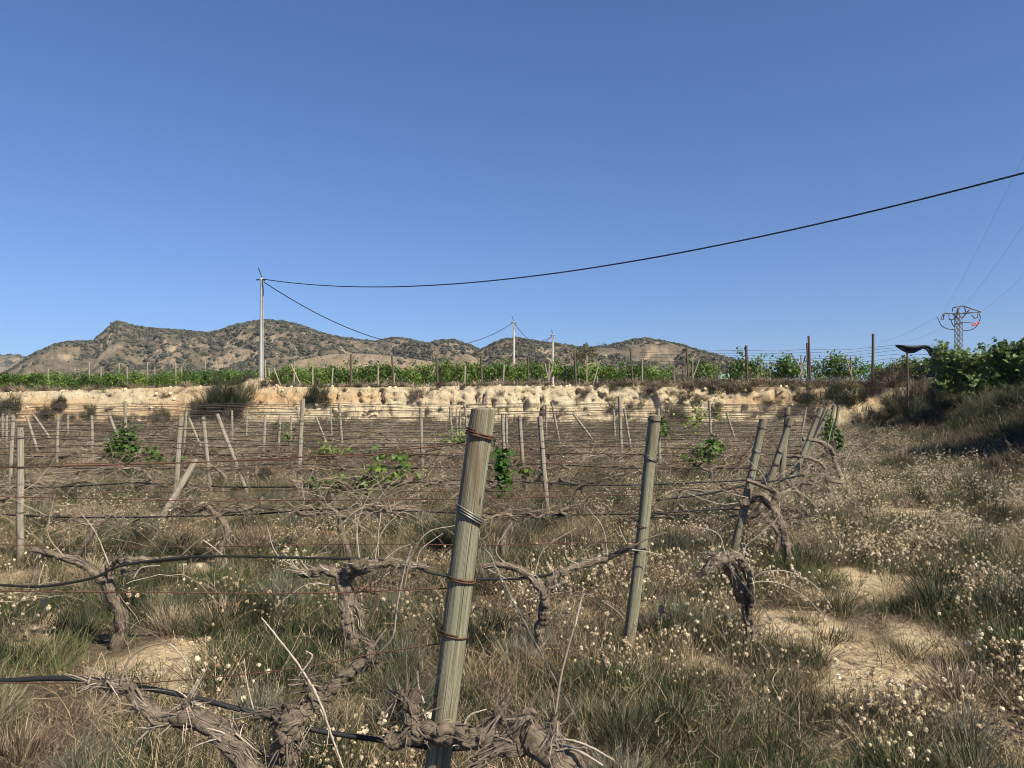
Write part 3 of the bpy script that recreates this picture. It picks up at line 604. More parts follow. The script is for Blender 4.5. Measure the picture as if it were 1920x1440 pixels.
def make_post(base, top, r, mat, label, group, rings=(), sides=14, nseg=16, slant=.01, cat='post', name='vine_post', sink=.12):
    base = np.array(base, float); top = np.array(top, float); ax = unit(top - base); base0 = base - ax * sink
    t = np.linspace(0, 1, nseg); sd_ = random.Random(int(abs(base[0]) * 991 + abs(base[1]) * 77)).randrange(1, 900)
    pts = base0 + (top - base0) * t[:, None]; L = np.linalg.norm(top - base0)
    pts = pts + np.stack([fbm(np.stack([t * 2.2, 0 * t], 1), sd_, 2), fbm(np.stack([t * 2.2, 0 * t + 5], 1), sd_ + 1, 2), 0 * t], 1) * r * .28 * np.sin(t * PI)[:, None]
    loc = base; b = MB(); rr = np.full(nseg, r) * (1.03 - .06 * t)
    b.tube(pts - loc, rr, sides, 0, .06, sd_, 2.0, cap=False)
    # slightly slanted, chamfered top with end grain
    th = np.linspace(0, 2 * PI, sides + 1)[:-1]; last = np.arange(sides) + (nseg - 1) * (sides + 1)
    ring = b.v[-1][last]; tilt = (ring - ring.mean(0)) @ np.array([.8, -.3, 0]); b.v[-1][last, 2] += tilt * slant * 12
    b.v[-1][(nseg - 1) * (sides + 1) + sides, 2] = b.v[-1][(nseg - 1) * (sides + 1), 2]
    ring = b.v[-1][last]; ctr = ring.mean(0); in1 = ctr + (ring - ctr) * .86 + ax * r * .13
    v = np.vstack([ring, in1, ctr + ax * r * .12]); k = np.arange(sides); k2 = (k + 1) % sides
    b.add(v, np.stack([k, k2, sides + k2, sides + k], 1), np.stack([np.full(sides, 2 * sides), sides + k, sides + k2], 1), np.stack([np.tile(k / sides, 2).tolist() + [.5], [L] * (2 * sides + 1)], 1) if False else np.vstack([np.stack([k / sides, np.full(sides, L)], 1), np.stack([k / sides, np.full(sides, L + .02)], 1), [[.5, L + .05]]]))
    o = b.build(name, mat, loc=loc); tag(o, label, cat, group)
    u = unit(np.cross(ax, [0, 1, 0])); vv = np.cross(ax, u)
    for (h, mt, tn, wr, til) in rings:                  # wire wrapped round the post at height h
        b = MB(); a = np.linspace(0, 2 * PI * tn, int(22 * tn)); c = ax * (h / ax[2])
        hh = (a / (2 * PI) - tn / 2) * wr * 2.6 + np.sin(a + 1.3) * til
        pts = c + (r * 1.03 + wr) * (np.cos(a)[:, None] * u + np.sin(a)[:, None] * vv) + ax * hh[:, None]
        b.tube(pts, wr, 6); b.build('wire_loop', M[mt], o)
    return o

G_END = 'wooden posts at the row ends'; G_ROW = 'wooden posts between the vines'
END = []      # (Y, x of base) of the end posts; row k ends here
def endpost(top, bot, Y, r, label, rings, mat='post', sides=12):
    b = at(bot[0], bot[1], Y); t = at(top[0], top[1], Y)
    k = (b[2] - 0) / (t[2] - b[2] + 1e-9); base = b - (t - b) * k   # carry the line of the post down to the soil
    base[2] = gz(base[0], base[1])
    make_post(base, t, r, M[mat], label, G_END, rings, sides=sides, nseg=28 if Y < 6 else 12); return base, t
E1 = endpost((906, 768), (826, 1400), 2.45, .0405, 'thick greenish end post nearest the camera, bound with rusty wire', [(1.555, 'rust', 2.2, .0032, .007), (1.30, 'galv', 2.5, .003, .022), (1.098, 'rust', 1.6, .0028, .004), (.925, 'rust', 1.3, .0028, .004)], sides=40)
E2 = endpost((1228, 780), (1176, 1225), 5.0, .0385, 'leaning grey-green end post in front of pale dry flowers, second row', [(1.55, 'thin', 1.2, .003, .002), (1.30, 'galv', 2.2, .003, .014), (.86, 'rust', 1.4, .003, .003), (.70, 'thin', 1.2, .003, .003)], sides=24)
E3 = endpost((1431, 786), (1376, 1032), 7.8, .0395, 'leaning end post rising above the knotted vine stump on the right', [(1.40, 'thin', 1.3, .003, .002), (1.16, 'galv', 2.2, .0032, .014), (.98, 'rust', 2, .003, .004), (.78, 'thin', 1.3, .003, .003)], sides=18)
E4 = endpost((1483, 784), (1446, 895), 10.4, .043, 'stout leaning end post crossing an upright mossy one', [(1.30, 'thin', 1.3, .004, .002), (.95, 'galv', 2.2, .004, .014), (.78, 'rust', 1.4, .004, .003)])
E4b = endpost((1477, 764), (1466, 895), 10.75, .04, 'upright post with mossy green foot behind a leaning one', [(1.45, 'thin', 1.6, .004, .004)])
E5 = endpost((1540, 765), (1491, 886), 13.0, .044, 'leaning end post, front of the close cluster at the field edge', [(1.40, 'galv', 2, .004, .01), (1.0, 'rust', 1.2, .004, .003)])
E6 = endpost((1549, 764), (1533, 810), 18.2, .05, 'pale leaning post squeezed in the middle of the cluster at the field edge', [])
E7 = endpost((1556, 768), (1529, 820), 15.6, .046, 'leaning post with light top, right of the cluster front at the field edge', [(1.25, 'thin', 1.4, .004, .004)])
E8 = endpost((1564, 759), (1559, 785), 20.8, .045, 'thin upright post second from right in the cluster at the field edge', [])
E9 = endpost((1573, 760), (1569, 786), 23.4, .045, 'thin post at the right end of the cluster at the field edge', [])
ROWY = [2.45, 5.0, 7.8, 10.4, 13.0, 15.6, 18.2, 20.8, 23.4, 26.0, 28.6, 31.2, 33.8, 36.4]
ROWE = [E1[0][0], E2[0][0], E3[0][0], E4[0][0], E5[0][0], E7[0][0], E6[0][0], E8[0][0], E9[0][0], 10.9, 11.6, 12.1, 12.5, 12.6]
ORD = ['nearest', 'second', 'third', 'fourth', 'fifth', 'sixth', 'seventh', 'eighth', 'ninth', 'tenth', 'eleventh', 'twelfth', 'thirteenth', 'farthest']

ROWPOSTS = [  # top px, bottom px, row, radius, label
    ((38, 803), (38, 1045), 2, .036, 'square-cut grey post near the left edge with two drip pipes beside it'),
    ((25, 781), (20, 875), 4, .034, 'grey post leaning just left of the square-cut grey one'),
    ((5, 776), (5, 815), 9, .035, 'short pale post touching the left edge, deep in the field'),
    ((13, 778), (13, 815), 8, .036, 'pale post close beside the one at the left edge'),
    ((109, 779), (107, 860), 5, .032, 'pale upright post midway between the left grey post and the leafy vine'),
    ((172, 779), (173, 835), 6, .034, 'pale post standing left of the bushy green vine'),
    ((127, 778), (127, 805), 9, .036, 'small post under the slanting dark shrub on the bank'),
    ((235, 753), (235, 810), 5, .038, 'tall pale post rising right behind the bushy green vine'),
    ((340, 783), (330, 900), 3, .037, 'stout pale post propped by a diagonal brace, left half of field'),
    ((350, 765), (342, 870), 7, .036, 'thin tall post just behind the braced stout one'),
    ((381, 782), (389, 865), 4, .036, 'pale post directly right of the braced stout one'),
    ((435, 769), (435, 805), 8, .034, 'small pale post below the left part of the big round shrub'),
    ((463, 771), (462, 805), 9, .034, 'small pale post below the right part of the big round shrub'),
    ((497, 778), (494, 850), 6, .034, 'pale post below the bright sand right of the big shrub'),
    ((525, 776), (523, 830), 7, .034, 'second pale post below the bright sand beyond the big shrub'),
    ((546, 780), (545, 820), 8, .034, 'third pale post below the bright sand, closest to the tall grey one'),
    ((568, 749), (562, 858), 4, .04, 'tall grey post under the small shrub hanging on the bank'),
    ((620, 762), (621, 800), 9, .033, 'small post left of the green shrub at the foot of the bank'),
    ((636, 756), (640, 812), 7, .034, 'pale post in front of the green shrub at the bank foot'),
    ((789, 765), (792, 870), 5, .036, 'pale post alone against bright sand left of the nearest post'),
    ((843, 762), (846, 800), 8, .034, 'leftmost of four small posts left of the nearest post'),
    ((856, 766), (857, 800), 9, .034, 'second of four small posts left of the nearest post'),
    ((863, 771), (863, 805), 7, .028, 'third and shortest of four small posts left of the nearest post'),
    ((872, 762), (875, 800), 8, .034, 'darkest of four small posts, next to the nearest post'),
    ((942, 776), (946, 858), 5, .036, 'grey post close on the right of the nearest post'),
    ((949, 777), (950, 840), 6, .034, 'thin post peeping out behind the grey one beside the nearest post'),
    ((974, 779), (984, 935), 4, .036, 'pale post with a clump of green leaves at mid height'),
    ((1012, 781), (1027, 968), 3, .036, 'straight grey post whose foot meets a vine arm, centre of field'),
    ((1024, 759), (1024, 800), 9, .034, 'small post below the dry brush, right of centre'),
    ((1161, 743), (1165, 838), 6, .04, 'tallest pale post between the nearest post and its neighbour'),
    ((1150, 767), (1153, 812), 8, .034, 'short post just left of the tallest pale one'),
    ((1234, 768), (1237, 850), 5, .036, 'post half hidden behind the second end post'),
    ((1330, 751), (1333, 815), 7, .036, 'pale post in front of leafy shoots, left of the knotted stump'),
    ((1512, 763), (1507, 790), 9, .036, 'thin crooked post left of the cluster at the field edge'),
]
for (t, bt, row, r, lab) in ROWPOSTS:
    Yp = ROWY[row]; tp = at(t[0], t[1], Yp); bp = at(bt[0], bt[1], Yp); k = bp[2] / (tp[2] - bp[2]); base = bp - (tp - bp) * k; base[2] = gz(base[0], base[1])
    make_post(base, tp, r * (.92 if row < 6 else 1.0), M['post_grey'], lab, G_ROW, [(z_, 'thin', 1.2, .0035, .003) for z_ in ((.55, 1.0, 1.3) if row < 5 else ())], sides=10, nseg=8)
BRACES = [((407, 777), (446, 880), 4, .034, 'slanted brace leaning right beside two upright pale posts'), ((354, 784), (366, 812), 6, .03, 'short slanted brace behind the braced stout post'), ((204, 775), (216, 808), 6, .034, 'slanted brace just left of the tall pale post'),
          ((50, 780), (66, 830), 6, .034, 'slanted brace right of the square-cut grey post'), ((65, 780), (80, 802), 8, .036, 'small slanted brace under the slanting dark shrub'), ((1035, 757), (1044, 803), 8, .034, 'slanted brace beside the small post below the dry brush'),
          ((1074, 775), (1093, 800), 8, .034, 'low slanted brace leaning right, right of centre'), ((1170, 766), (1179, 818), 7, .034, 'slanted brace close on the right of the tallest pale post'), ((1362, 774), (1371, 802), 8, .034, 'slanted brace beside leafy shoots below the bank'), ((592, 781), (602, 806), 8, .034, 'short slanted brace in front of the pale bank, left of the green shrub')]
for (t, bt, row, r, lab) in BRACES:
    Yp = ROWY[row]; tp = at(t[0], t[1], Yp); bp = at(bt[0], bt[1], Yp); k = bp[2] / (tp[2] - bp[2]); base = bp - (tp - bp) * k; base[2] = gz(base[0], base[1])
    make_post(base, tp, r, M['post_grey'], lab, 'slanted braces in the vineyard', sides=8, nseg=6, cat='brace', name='post_brace')
tp = at(368, 862, 10.2); base = at(338, 912, 10.1); base = base - (tp - base) * (base[2] / (tp[2] - base[2])); base[2] = gz(*base[:2])
make_post(base, tp, .04, M['post_grey'], 'thick diagonal brace propping the stout pale post', 'slanted braces in the vineyard', sides=10, nseg=6, cat='brace', name='post_brace')

# ------------------------------------------------------------------ wires and drip pipes
def strand(name, pts, r, mat, label, cat, group, sides=6):
    pts = np.asarray(pts, float); loc = pts[0].copy(); b = MB(); b.tube(pts - loc, r, sides); o = b.build(name, mat, loc=loc); return tag(o, label, cat, group)
def spline(c, n=40):
    """smooth curve through control points (Catmull-Rom)"""
    c = np.asarray(c, float); P = np.vstack([2 * c[0] - c[1], c, 2 * c[-1] - c[-2]]); out = []
    m = max(2, n // (len(c) - 1))
    for i in range(1, len(P) - 2):
        t = np.linspace(0, 1, m, endpoint=False)[:, None]; a, b_, c_, d = P[i - 1], P[i], P[i + 1], P[i + 2]
        out.append(.5 * (2 * b_ + (c_ - a) * t + (2 * a - 5 * b_ + 4 * c_ - d) * t ** 2 + (3 * b_ - a - 3 * c_ + d) * t ** 3))
    return np.vstack(out + [c[-1:]])
GW, GP = 'trellis wires along the vine rows', 'black drip pipes along the vine rows'
rr = np.random.default_rng(11)
def rowwire(k, z, name, r, mat, sagamp, label, grp, cat, seed):
    Yk, xe = ROWY[k], ROWE[k]; x0 = -.74 * Yk - 1.5; n = max(40, int((xe - x0) * 5)); x = np.linspace(xe + (.02 if z > .3 else 0), x0, n)
    u = (xe - x) / 4.2; lean = .0
    zz = z + sagamp * (-np.abs(np.sin(u * PI)) + .3) * (u > 0) + .02 * fbm(np.stack([x * .8, 0 * x + seed], 1), seed, 2) + sagamp * .5 * fbm(np.stack([x * .25, 0 * x], 1), seed + 3, 2)
    yy = Yk + .03 * fbm(np.stack([x * .6, 0 * x], 1), seed + 5, 2)
    # start where the leaning end post is at this height
    top = [E1, E2, E3, E4, E5, E7, E6, E8, E9][k] if k < 9 else None
    if top is not None:
        sh = (top[1][0] - top[0][0]) * z / max(.5, top[1][2]); x = x + sh * np.exp(-u * 1.5)
    return strand(name, np.stack([x, yy, zz], 1), r, mat, label, cat, grp)
for k in range(1, 14):
    thick = .0028 if k < 4 else .0052
    rowwire(k, 1.42, 'trellis_wire', thick, M['thin'], .05, 'thin dark top wire strung along the %s vine row' % ORD[k], GW, 'wire', 300 + k)
    rowwire(k, 1.05, 'trellis_wire', thick, M['rust'] if k < 4 else M['thin'], .04, 'thin middle wire strung along the %s vine row' % ORD[k], GW, 'wire', 330 + k)
    rowwire(k, .76, 'trellis_wire', thick, M['rust'] if k < 5 else M['thin'], .03, 'thin low wire just above the drip pipe of the %s row' % ORD[k], GW, 'wire', 360 + k)
    if k >= 2:
        rowwire(k, .55, 'drip_pipe', .0085 if k < 3 else .011, M['pipe'], .07, 'black drip pipe sagging along the %s vine row' % ORD[k], GP, 'pipe', 390 + k)
Y1, Y2 = 2.45, 5.0
strand('trellis_wire', spline([at(x, y, Y1 + .01) for x, y in ((872, 829), (830, 836), (760, 843), (700, 853), (600, 855), (480, 862), (330, 868), (150, 873), (0, 876), (-150, 872))], 120), .0022, M['rust'], 'rusty top wire running left from the nearest post', 'wire', GW)
strand('trellis_wire', spline([at(x, y, Y1 + .01) for x, y in ((845, 1103), (760, 1106), (640, 1111), (480, 1113), (330, 1111), (160, 1110), (0, 1108), (-160, 1106))], 90), .002, M['rust'], 'rusty middle wire running left from the nearest post', 'wire', GW)
strand('trellis_wire', spline([at(x, y, Y1 + .03) for x, y in ((832, 1206), (780, 1213), (690, 1228), (600, 1246), (480, 1262), (330, 1276), (230, 1282), (80, 1281), (-80, 1280))], 90), .002, M['rust'], 'rusty low wire drooping onto the knotted nearest vine', 'wire', GW)
b = MB(); q = rr.uniform(0, 1, 400)                       # a ball of rusted binding wire on that wire
u = np.linspace(0, 1, 260); p0, p1 = at(662, 1106, Y1), at(706, 1102, Y1)
ctr = p0 + (p1 - p0) * u[:, None]; am = .004 + .016 * sstep(.45, .9, u); a = u * 2 * PI * 14
strand('binding_wire', ctr + np.stack([.006 * np.sin(a * .7), am * np.cos(a), am * np.sin(a)], 1), .0016, M['rust'], 'coiled rusty binding wire twisted round the middle wire', 'wire', None)
strand('drip_pipe', spline([at(x, y, yy) for x, y, yy in ((-160, 1279, 2.55), (0, 1277, 2.5), (80, 1272, 2.5), (165, 1274, 2.5), (250, 1286, 2.5), (340, 1303, 2.5), (410, 1320, 2.5), (470, 1336, 2.5), (540, 1356, 2.52), (600, 1371, 2.53), (700, 1386, 2.53), (760, 1394, 2.53), (830, 1404, 2.54), (900, 1400, 2.55))], 120), .0085, M['pipe'], 'thick black drip pipe along the nearest vine row', 'pipe', GP, 12)
strand('drip_pipe', spline([at(x, y, yy) for x, y, yy in ((-160, 1092, 5), (0, 1097, 5), (60, 1100, 5), (110, 1096, 5), (180, 1082, 5), (230, 1060, 5), (350, 1045, 5), (450, 1043, 5), (560, 1046, 5), (680, 1048, 5), (760, 1056, 5), (800, 1072, 5), (860, 1083, 5), (930, 1086, 5), (1010, 1081, 5), (1060, 1068, 5))], 140), .0088, M['pipe'], 'black drip pipe along the second vine row, dipping at the left', 'pipe', GP, 10)
strand('drip_pipe', spline([at(x, y, yy) for x, y, yy in ((1230, 938, 10.2), (1320, 927, 10.2), (1390, 912, 10.2), (1440, 904, 10.15), (1508, 890, 10.1))], 50), .013, M['pipe'], 'loose black pipe end poking out past the leaning posts', 'pipe', None, 8)

def guy(E, h, gx, gy, label, grp='guy wires anchoring the end posts', loop=True):
    b0, t0 = E; f = h / t0[2]; a = b0 + (t0 - b0) * f; g = np.array([gx, gy, gz(gx, gy) - .02]); L = np.linalg.norm(g - a); n = int(L / .012)
    u = np.linspace(0, 1, n)[:, None]; c = a + (g - a) * u; c[:, 2] -= .03 * np.sin(u[:, 0] * PI)
    dirn = unit(g - a); s1 = unit(np.cross(dirn, [0, 1, 0])); s2 = np.cross(dirn, s1); b = MB()
    ph = np.linspace(0, L / .09 * 2 * PI, n); hr = .0028 * (1 + 2.2 * np.exp(-u[:, 0] * L / .12) + .8 * (fbm(np.stack([u[:, 0] * L * 4, 0 * ph], 1), 5, 2)))
    for o in (0, PI): b.tube(c - a + hr[:, None] * (np.cos(ph + o)[:, None] * s1 + np.sin(ph + o)[:, None] * s2), .0016, 5)
    return tag(b.build('guy_wire', M['galv'], loc=a), label, 'wire', grp)
guy(E1, 1.31, .62, 2.42, 'twisted grey guy wire running down from the nearest post')
guy(E2, 1.31, 1.92, 5.0, 'twisted grey guy wire running down past the knotted stump')
guy(E3, 1.15, 3.1, 7.75, 'thin guy wire from the post above the knotted stump')
guy(E4, .95, 4.6, 10.3, 'thin guy wire from the stout leaning post')
guy(E5, 1.4, 6.0, 12.9, 'thin guy wire from the front post of the cluster')

# ------------------------------------------------------------------ vines
def cane_path(r, base, d, L, n=9, droop=.5, wob=.10):
    t = np.linspace(0, 1, n)[:, None]; p = base + d * (L * t) + np.array([0, 0, -droop]) * (L * t ** 2.2)
    w_ = np.cumsum(r.normal(0, wob * L / n, (n, 3)), 0); w_[0] = 0; return p + w_
def vine_meshes(seed, nc=34, hz=.50, near=False):
    r = np.random.default_rng(seed); b = MB()
    lean = r.normal(0, .10); tw = r.normal(0, .05)
    head = np.array([lean, tw, hz])
    tr = spline([(0, 0, -.12), (lean * .1 + r.normal(0, .02), r.normal(0, .02), hz * .3), (lean * .6 + r.normal(0, .03), tw * .5, hz * .68), head], 22 if not near else 40)
    n = len(tr); b.tube(tr, np.linspace(.032, .026, n) * r.uniform(.8, 1.15), 11, 0, .36, seed, 9)
    arms = []
    for sg in (-1, 1):
        L = r.uniform(.42, .66); c = spline([head - [0, 0, .03]] + [head + [sg * L * f_, r.normal(0, .028), .025 + r.normal(0, .028)] for f_ in (.18, .4, .6, .8, 1)], 40)
        m = len(c); b.tube(c, np.linspace(.021, .010, m), 10, 0, .5, seed + 3 + sg, 11); arms.append(c)
    for k in range(5):                                  # knobby spurs
        c = arms[k % 2]; p = c[int(r.uniform(.25, .98) * (len(c) - 1))]; h = r.uniform(.05, .11)
        b.tube(spline([p, p + [r.normal(0, .03), r.normal(0, .02), h * .6], p + [r.normal(0, .04), r.normal(0, .03), h]], 8), np.linspace(.020, .014, 8)[:8] if False else .016, 7, 0, .3, seed + k, 14)
    nb = 110                                            # strips of peeling bark
    k = r.integers(2, n - 2, nb); base = tr[k] + r.normal(0, .022, (nb, 3)) * [1, 1, .2]
    for q in range(nb // 2): c_ = arms[q % 2]; base[q] = c_[r.integers(1, len(c_))] + r.normal(0, .015, 3)
    b.ribbons(base, np.stack([np.where(np.arange(nb) < nb // 2, r.normal(0, 1.2, nb), r.normal(0, .15, nb)), r.normal(0, .15, nb), -np.ones(nb)], 1), r.uniform(.05, .15, nb), r.uniform(.003, .008, nb), r.normal(0, .2, (nb, 3)), rng=r, segs=3, m=1)
    canes = []
    for k in range(nc):
        c = arms[k % 2]; p = c[int(r.uniform(.05, 1) * (len(c) - 1))]
        d = unit(np.array([r.normal(0, .8), r.normal(0, .5), r.uniform(-.25, .85)])); L = r.uniform(.3, .95)
        pt = cane_path(r, p, d, L, 10, r.uniform(.15, .85), .16); canes.append((pt, r.uniform(.0020, .0042)))
        for _ in range(2):
            q = pt[r.integers(2, 9)]; dd = unit(d + r.normal(0, .8, 3)); canes.append((cane_path(r, q, dd, r.uniform(.12, .45), 6, r.uniform(0, .5), .2), .0021))
    return b, canes
def cane_mesh(canes, fat=1.0, sides=5):
    b = MB()
    for pt, rad in canes: b.tube(pt, np.linspace(rad, rad * .45, len(pt)) * fat, sides, 0, cap=False)
    return b
VT, VC, VN = [], [], []
for k in range(7):
    tb, cs = vine_meshes(500 + 11 * k, 54 + 3 * k); VT.append(tb.data('trunk', [M['bark'], M['strip']])); VN.append(cane_mesh(cs[:60:2]).data('canes', M['cane'])); VC.append((cane_mesh(cs).data('canes', M['cane']), cane_mesh(cs, 1.9, 4).data('canes', M['cane'])))
def leaf_mass(seed, n, size, ext, name='leaves', outline=GRAPE, clumps=9, mat='vineleaf', stems=True):
    r = np.random.default_rng(seed); cc = r.normal(0, .42, (clumps, 3)) * ext; cc[:, 2] = np.abs(cc[:, 2]); k = r.integers(0, clumps, n)
    pos = cc[k] + r.normal(0, .17, (n, 3)) * ext; b = MB()
    nr = unit(np.stack([r.normal(0, .6, n), r.normal(-.2, .6, n), r.uniform(.2, 1, n)], 1)); b.leaves(pos, nr, np.stack([r.normal(0, 1, n), r.normal(0, 1, n), r.normal(-.8, .5, n)], 1), r.uniform(.6, 1.15, n) * size, 0, outline)
    return b
GV = 'bare old vines in rows'
LEAFY = {(1, 4): None}
leaf_spots = [  # px, py, Y(row), spread x, z, n, label
    (228, 832, 5, (.27, .26, .42), 800, 'old vine covered in a dense bush of fresh green leaves'),
    (715, 890, 3, (.38, .25, .26), 170, 'old vine with bright new shoots climbing, left of the nearest post'),
    (632, 905, 3, (.34, .2, .14), 120, 'old vine with low new leaves, beside the one with climbing shoots'),
    (940, 890, 2, (.13, .12, .19), 80, 'old vine with green shoots right behind the nearest post'),
    (985, 882, 4, (.16, .12, .10), 40, 'old vine with a tuft of leaves at the pale post'),
    (622, 845, 5, (.42, .25, .20), 120, 'old vine with yellow-green leaves under the tall grey post'),
    (1320, 845, 4, (.32, .2, .24), 130, 'old vine with leafy shoots left of the leaning end post'),
    (1302, 790, 7, (.55, .3, .4), 130, 'old vine with a tuft of leaves below the dry bank'),
    (1556, 818, 5, (.2, .15, .42), 230, 'vine with green shoots beside the cluster of end posts'),
    (853, 820, 6, (.42, .2, .2), 80, 'old vine with a leafy patch left of the nearest post top'),
    (285, 862, 4, (.42, .2, .14), 60, 'old vine with a few low leaves left of the braced post'),
    (540, 815, 6, (.2, .2, .2), 40, 'old vine with one small green tuft before the pale bank'),
    (1245, 800, 5, (.12, .1, .2), 40, 'old vine with few leaves behind the second end post'),
    (1352, 778, 8, (.3, .2, .35), 50, 'old vine with a dark leafy tuft right of the pale post by the bank'),
]
leaf_done = {}
vr = np.random.default_rng(23)
NUM = ['first', 'second', 'third', 'fourth', 'fifth', 'sixth', 'seventh', 'eighth', 'ninth', 'tenth', 'eleventh', 'twelfth', 'thirteenth', 'fourteenth', 'fifteenth', 'sixteenth', 'seventeenth', 'eighteenth', 'nineteenth', 'twentieth'] + ['%dth' % q for q in range(21, 60)]
def vine_at(x, y, k, kind, label, rz=0, s=1.0):
    z = gz(x, y); root = empty('bare_vine', (x, y, z), rz); root.scale = (s, s, s * (.74 if k >= 6 else .9 if k >= 3 else 1)); tag(root, label, 'vine', GV)
    inst('trunk', VT[kind], root); inst('canes', VC[kind][0 if k < 5 else 1], root)
    return root
# rows 2..14 (the nearest two rows are modelled vine by vine below)
LMESH = {}
for k in range(2, 14):
    Yk, xe = ROWY[k], ROWE[k]; x0 = -.72 * Yk - 1.0; x = xe + .55; cnt = 0; sp = 1.42
    if k == 2: xsl = [2.62, 1.38, .11, -1.65, -2.97, -4.4, -5.9]
    else: xsl = list(np.arange(xe + .5, x0, -sp) + vr.normal(0, .12, len(np.arange(xe + .5, x0, -sp))))
    used = [i for i, L in enumerate(leaf_spots) if L[2] == k]
    match = {}
    for i in used:
        lx = at(leaf_spots[i][0], leaf_spots[i][1], Yk)[0]; m = int(np.argmin([abs(lx - q) if j not in match else 1e9 for j, q in enumerate(xsl)])); match[m] = i; xsl[m] = lx
    for m, xv in enumerate(xsl):
        yv = Yk + vr.normal(0, .08); kind = int(vr.integers(0, 7)); flip = PI * int(vr.integers(0, 2)) + vr.normal(0, .12); s = vr.uniform(.9, 1.18)
        if m in match:
            L = leaf_spots[match[m]]; root = vine_at(xv, Yk, k, kind, L[5], flip, s)
            lm = leaf_mass(900 + match[m], int(L[4] * 1.25), .072, np.array(L[3]) * [1.15, 1.1, 1.9]).build('leaves', M['vineleaf'], root); lp = at(L[0], L[1], Yk); lm.rotation_euler.z = -flip; lm.scale = (1 / s, 1 / s, 1 / root.scale[2])
            lm.location = (0, -.05, (lp[2] - gz(xv, Yk) - L[3][2] * .65) / root.scale[2])
        else:
            vine_at(xv, yv, k, kind, 'bare grey vine, %s from the right end of the %s row' % (NUM[m], ORD[k]), flip, s)

# ---- the nearest vines, built one by one
def near_vine(label, tubes, canes, loc, bark=.3, strips=120, seed=1, twigs=()):
    strips = int(strips * 2.6)
    loc = np.array(loc, float); loc[2] = gz(loc[0], loc[1]); root = empty('bare_vine', loc); tag(root, label, 'vine', GV); b = MB(); r = np.random.default_rng(seed); allp = []
    for k, (pts, r0, r1) in enumerate(tubes):
        c = spline(np.array(pts) - loc, max(30, 34 * len(pts))); n = len(c); r0 *= .9; r1 *= .9
        c = c + .012 * np.stack([fbm(np.stack([np.linspace(0, n / 8, n), np.full(n, q)], 1), seed + k * 7, 2) for q in (0., 5., 9.)], 1) * np.sin(np.linspace(0, PI, n))[:, None]
        b.tube(c, np.linspace(r0, r1, n) * (1 + .22 * fbm(np.stack([np.linspace(0, n / 6, n), np.zeros(n)], 1), seed + 5 * k, 2)), 22, 0, bark, seed + 31 * k, 11); allp.append((c, r0, r1))
    nb = strips; pk = r.integers(0, len(allp), nb)
    bs = np.zeros((nb, 3)); tn = np.zeros((nb, 3)); rd = np.zeros((nb, 3))
    for q in range(nb):                                 # shaggy strips of bark lying along the wood, lifting at the ends
        c, ra, rb = allp[pk[q]]; f = r.integers(2, len(c) - 3); t_ = unit(c[f + 2] - c[f - 2]) * r.choice([-1, 1]); v_ = r.normal(0, 1, 3); v_ = unit(v_ - t_ * v_.dot(t_)); w_ = ra + (rb - ra) * f / len(c)
        bs[q] = c[f] + v_ * w_ * r.uniform(.92, 1.12); tn[q] = t_ + r.normal(0, .14, 3); rd[q] = v_
    b.ribbons(bs, tn, r.uniform(.03, .12, nb), r.uniform(.0025, .0075, nb), rd * r.uniform(-.12, .24, nb)[:, None] + r.normal(0, .12, (nb, 3)), side=np.cross(tn, rd), segs=3, m=1)
    b.build('trunk', [M['bark'], M['strip']], root)
    if twigs:
        for (dx, dz, sc_, kk) in twigs: inst('canes', VN[kk], root, (dx, 0, dz), kk * 1.3, sc_)
    for (pts, rad) in canes:
        c = spline(np.array(pts) - loc, 14 * (len(pts) - 1)); n = len(c); cb = MB(); rdd = np.linspace(rad, rad * .55, n); rdd = rdd * (1 + .28 * (np.sin(np.linspace(0, n / 2.2, n)) > .93))
        cb.tube(c + r.normal(0, .0004, c.shape), rdd, 7); cb.build('cane', M['palecane'] if r.uniform() < .6 else M['cane'], root)
    return root
A = lambda px, py, Y=2.45: at(px, py, Y)
g1 = gpt(480, 1720)
near_vine('gnarled nearest vine with sawn stump and shaggy bark, lower left', [
    ([(-.86, 2.36, -.1), A(520, 1560, 2.37), A(470, 1450, 2.38), A(432, 1395, 2.39), A(404, 1370, 2.40)], .038, .034),
    ([A(455, 1420, 2.40), A(400, 1362, 2.43), A(345, 1345, 2.45), A(300, 1345, 2.45), A(265, 1318, 2.46), A(240, 1290, 2.47), A(222, 1283, 2.47)], .036, .016),
    ([A(245, 1290, 2.46), A(205, 1284, 2.46), A(165, 1280, 2.46)], .018, .010),
    ([A(345, 1345), A(352, 1325), A(358, 1308)], .014, .009),
    ([A(500, 1500, 2.42), A(530, 1430, 2.45), A(560, 1390, 2.46)], .020, .022)],
    [([A(225, 1285), A(240, 1240), A(270, 1215), A(300, 1207), A(318, 1200)], .0035), ([A(318, 1206), A(345, 1235), A(362, 1275)], .0028), ([A(255, 1290), A(285, 1335), A(330, 1365), A(345, 1372)], .004),
     ([A(165, 1282), A(172, 1262), A(190, 1225)], .003), ([A(340, 1345), A(362, 1300), A(388, 1252)], .003), ([A(300, 1350), A(270, 1378), A(255, 1392)], .0035), ([A(475, 1330), A(463, 1280), A(458, 1235)], .0025)], (-.86, 2.36, 0), .34, 200, 3)
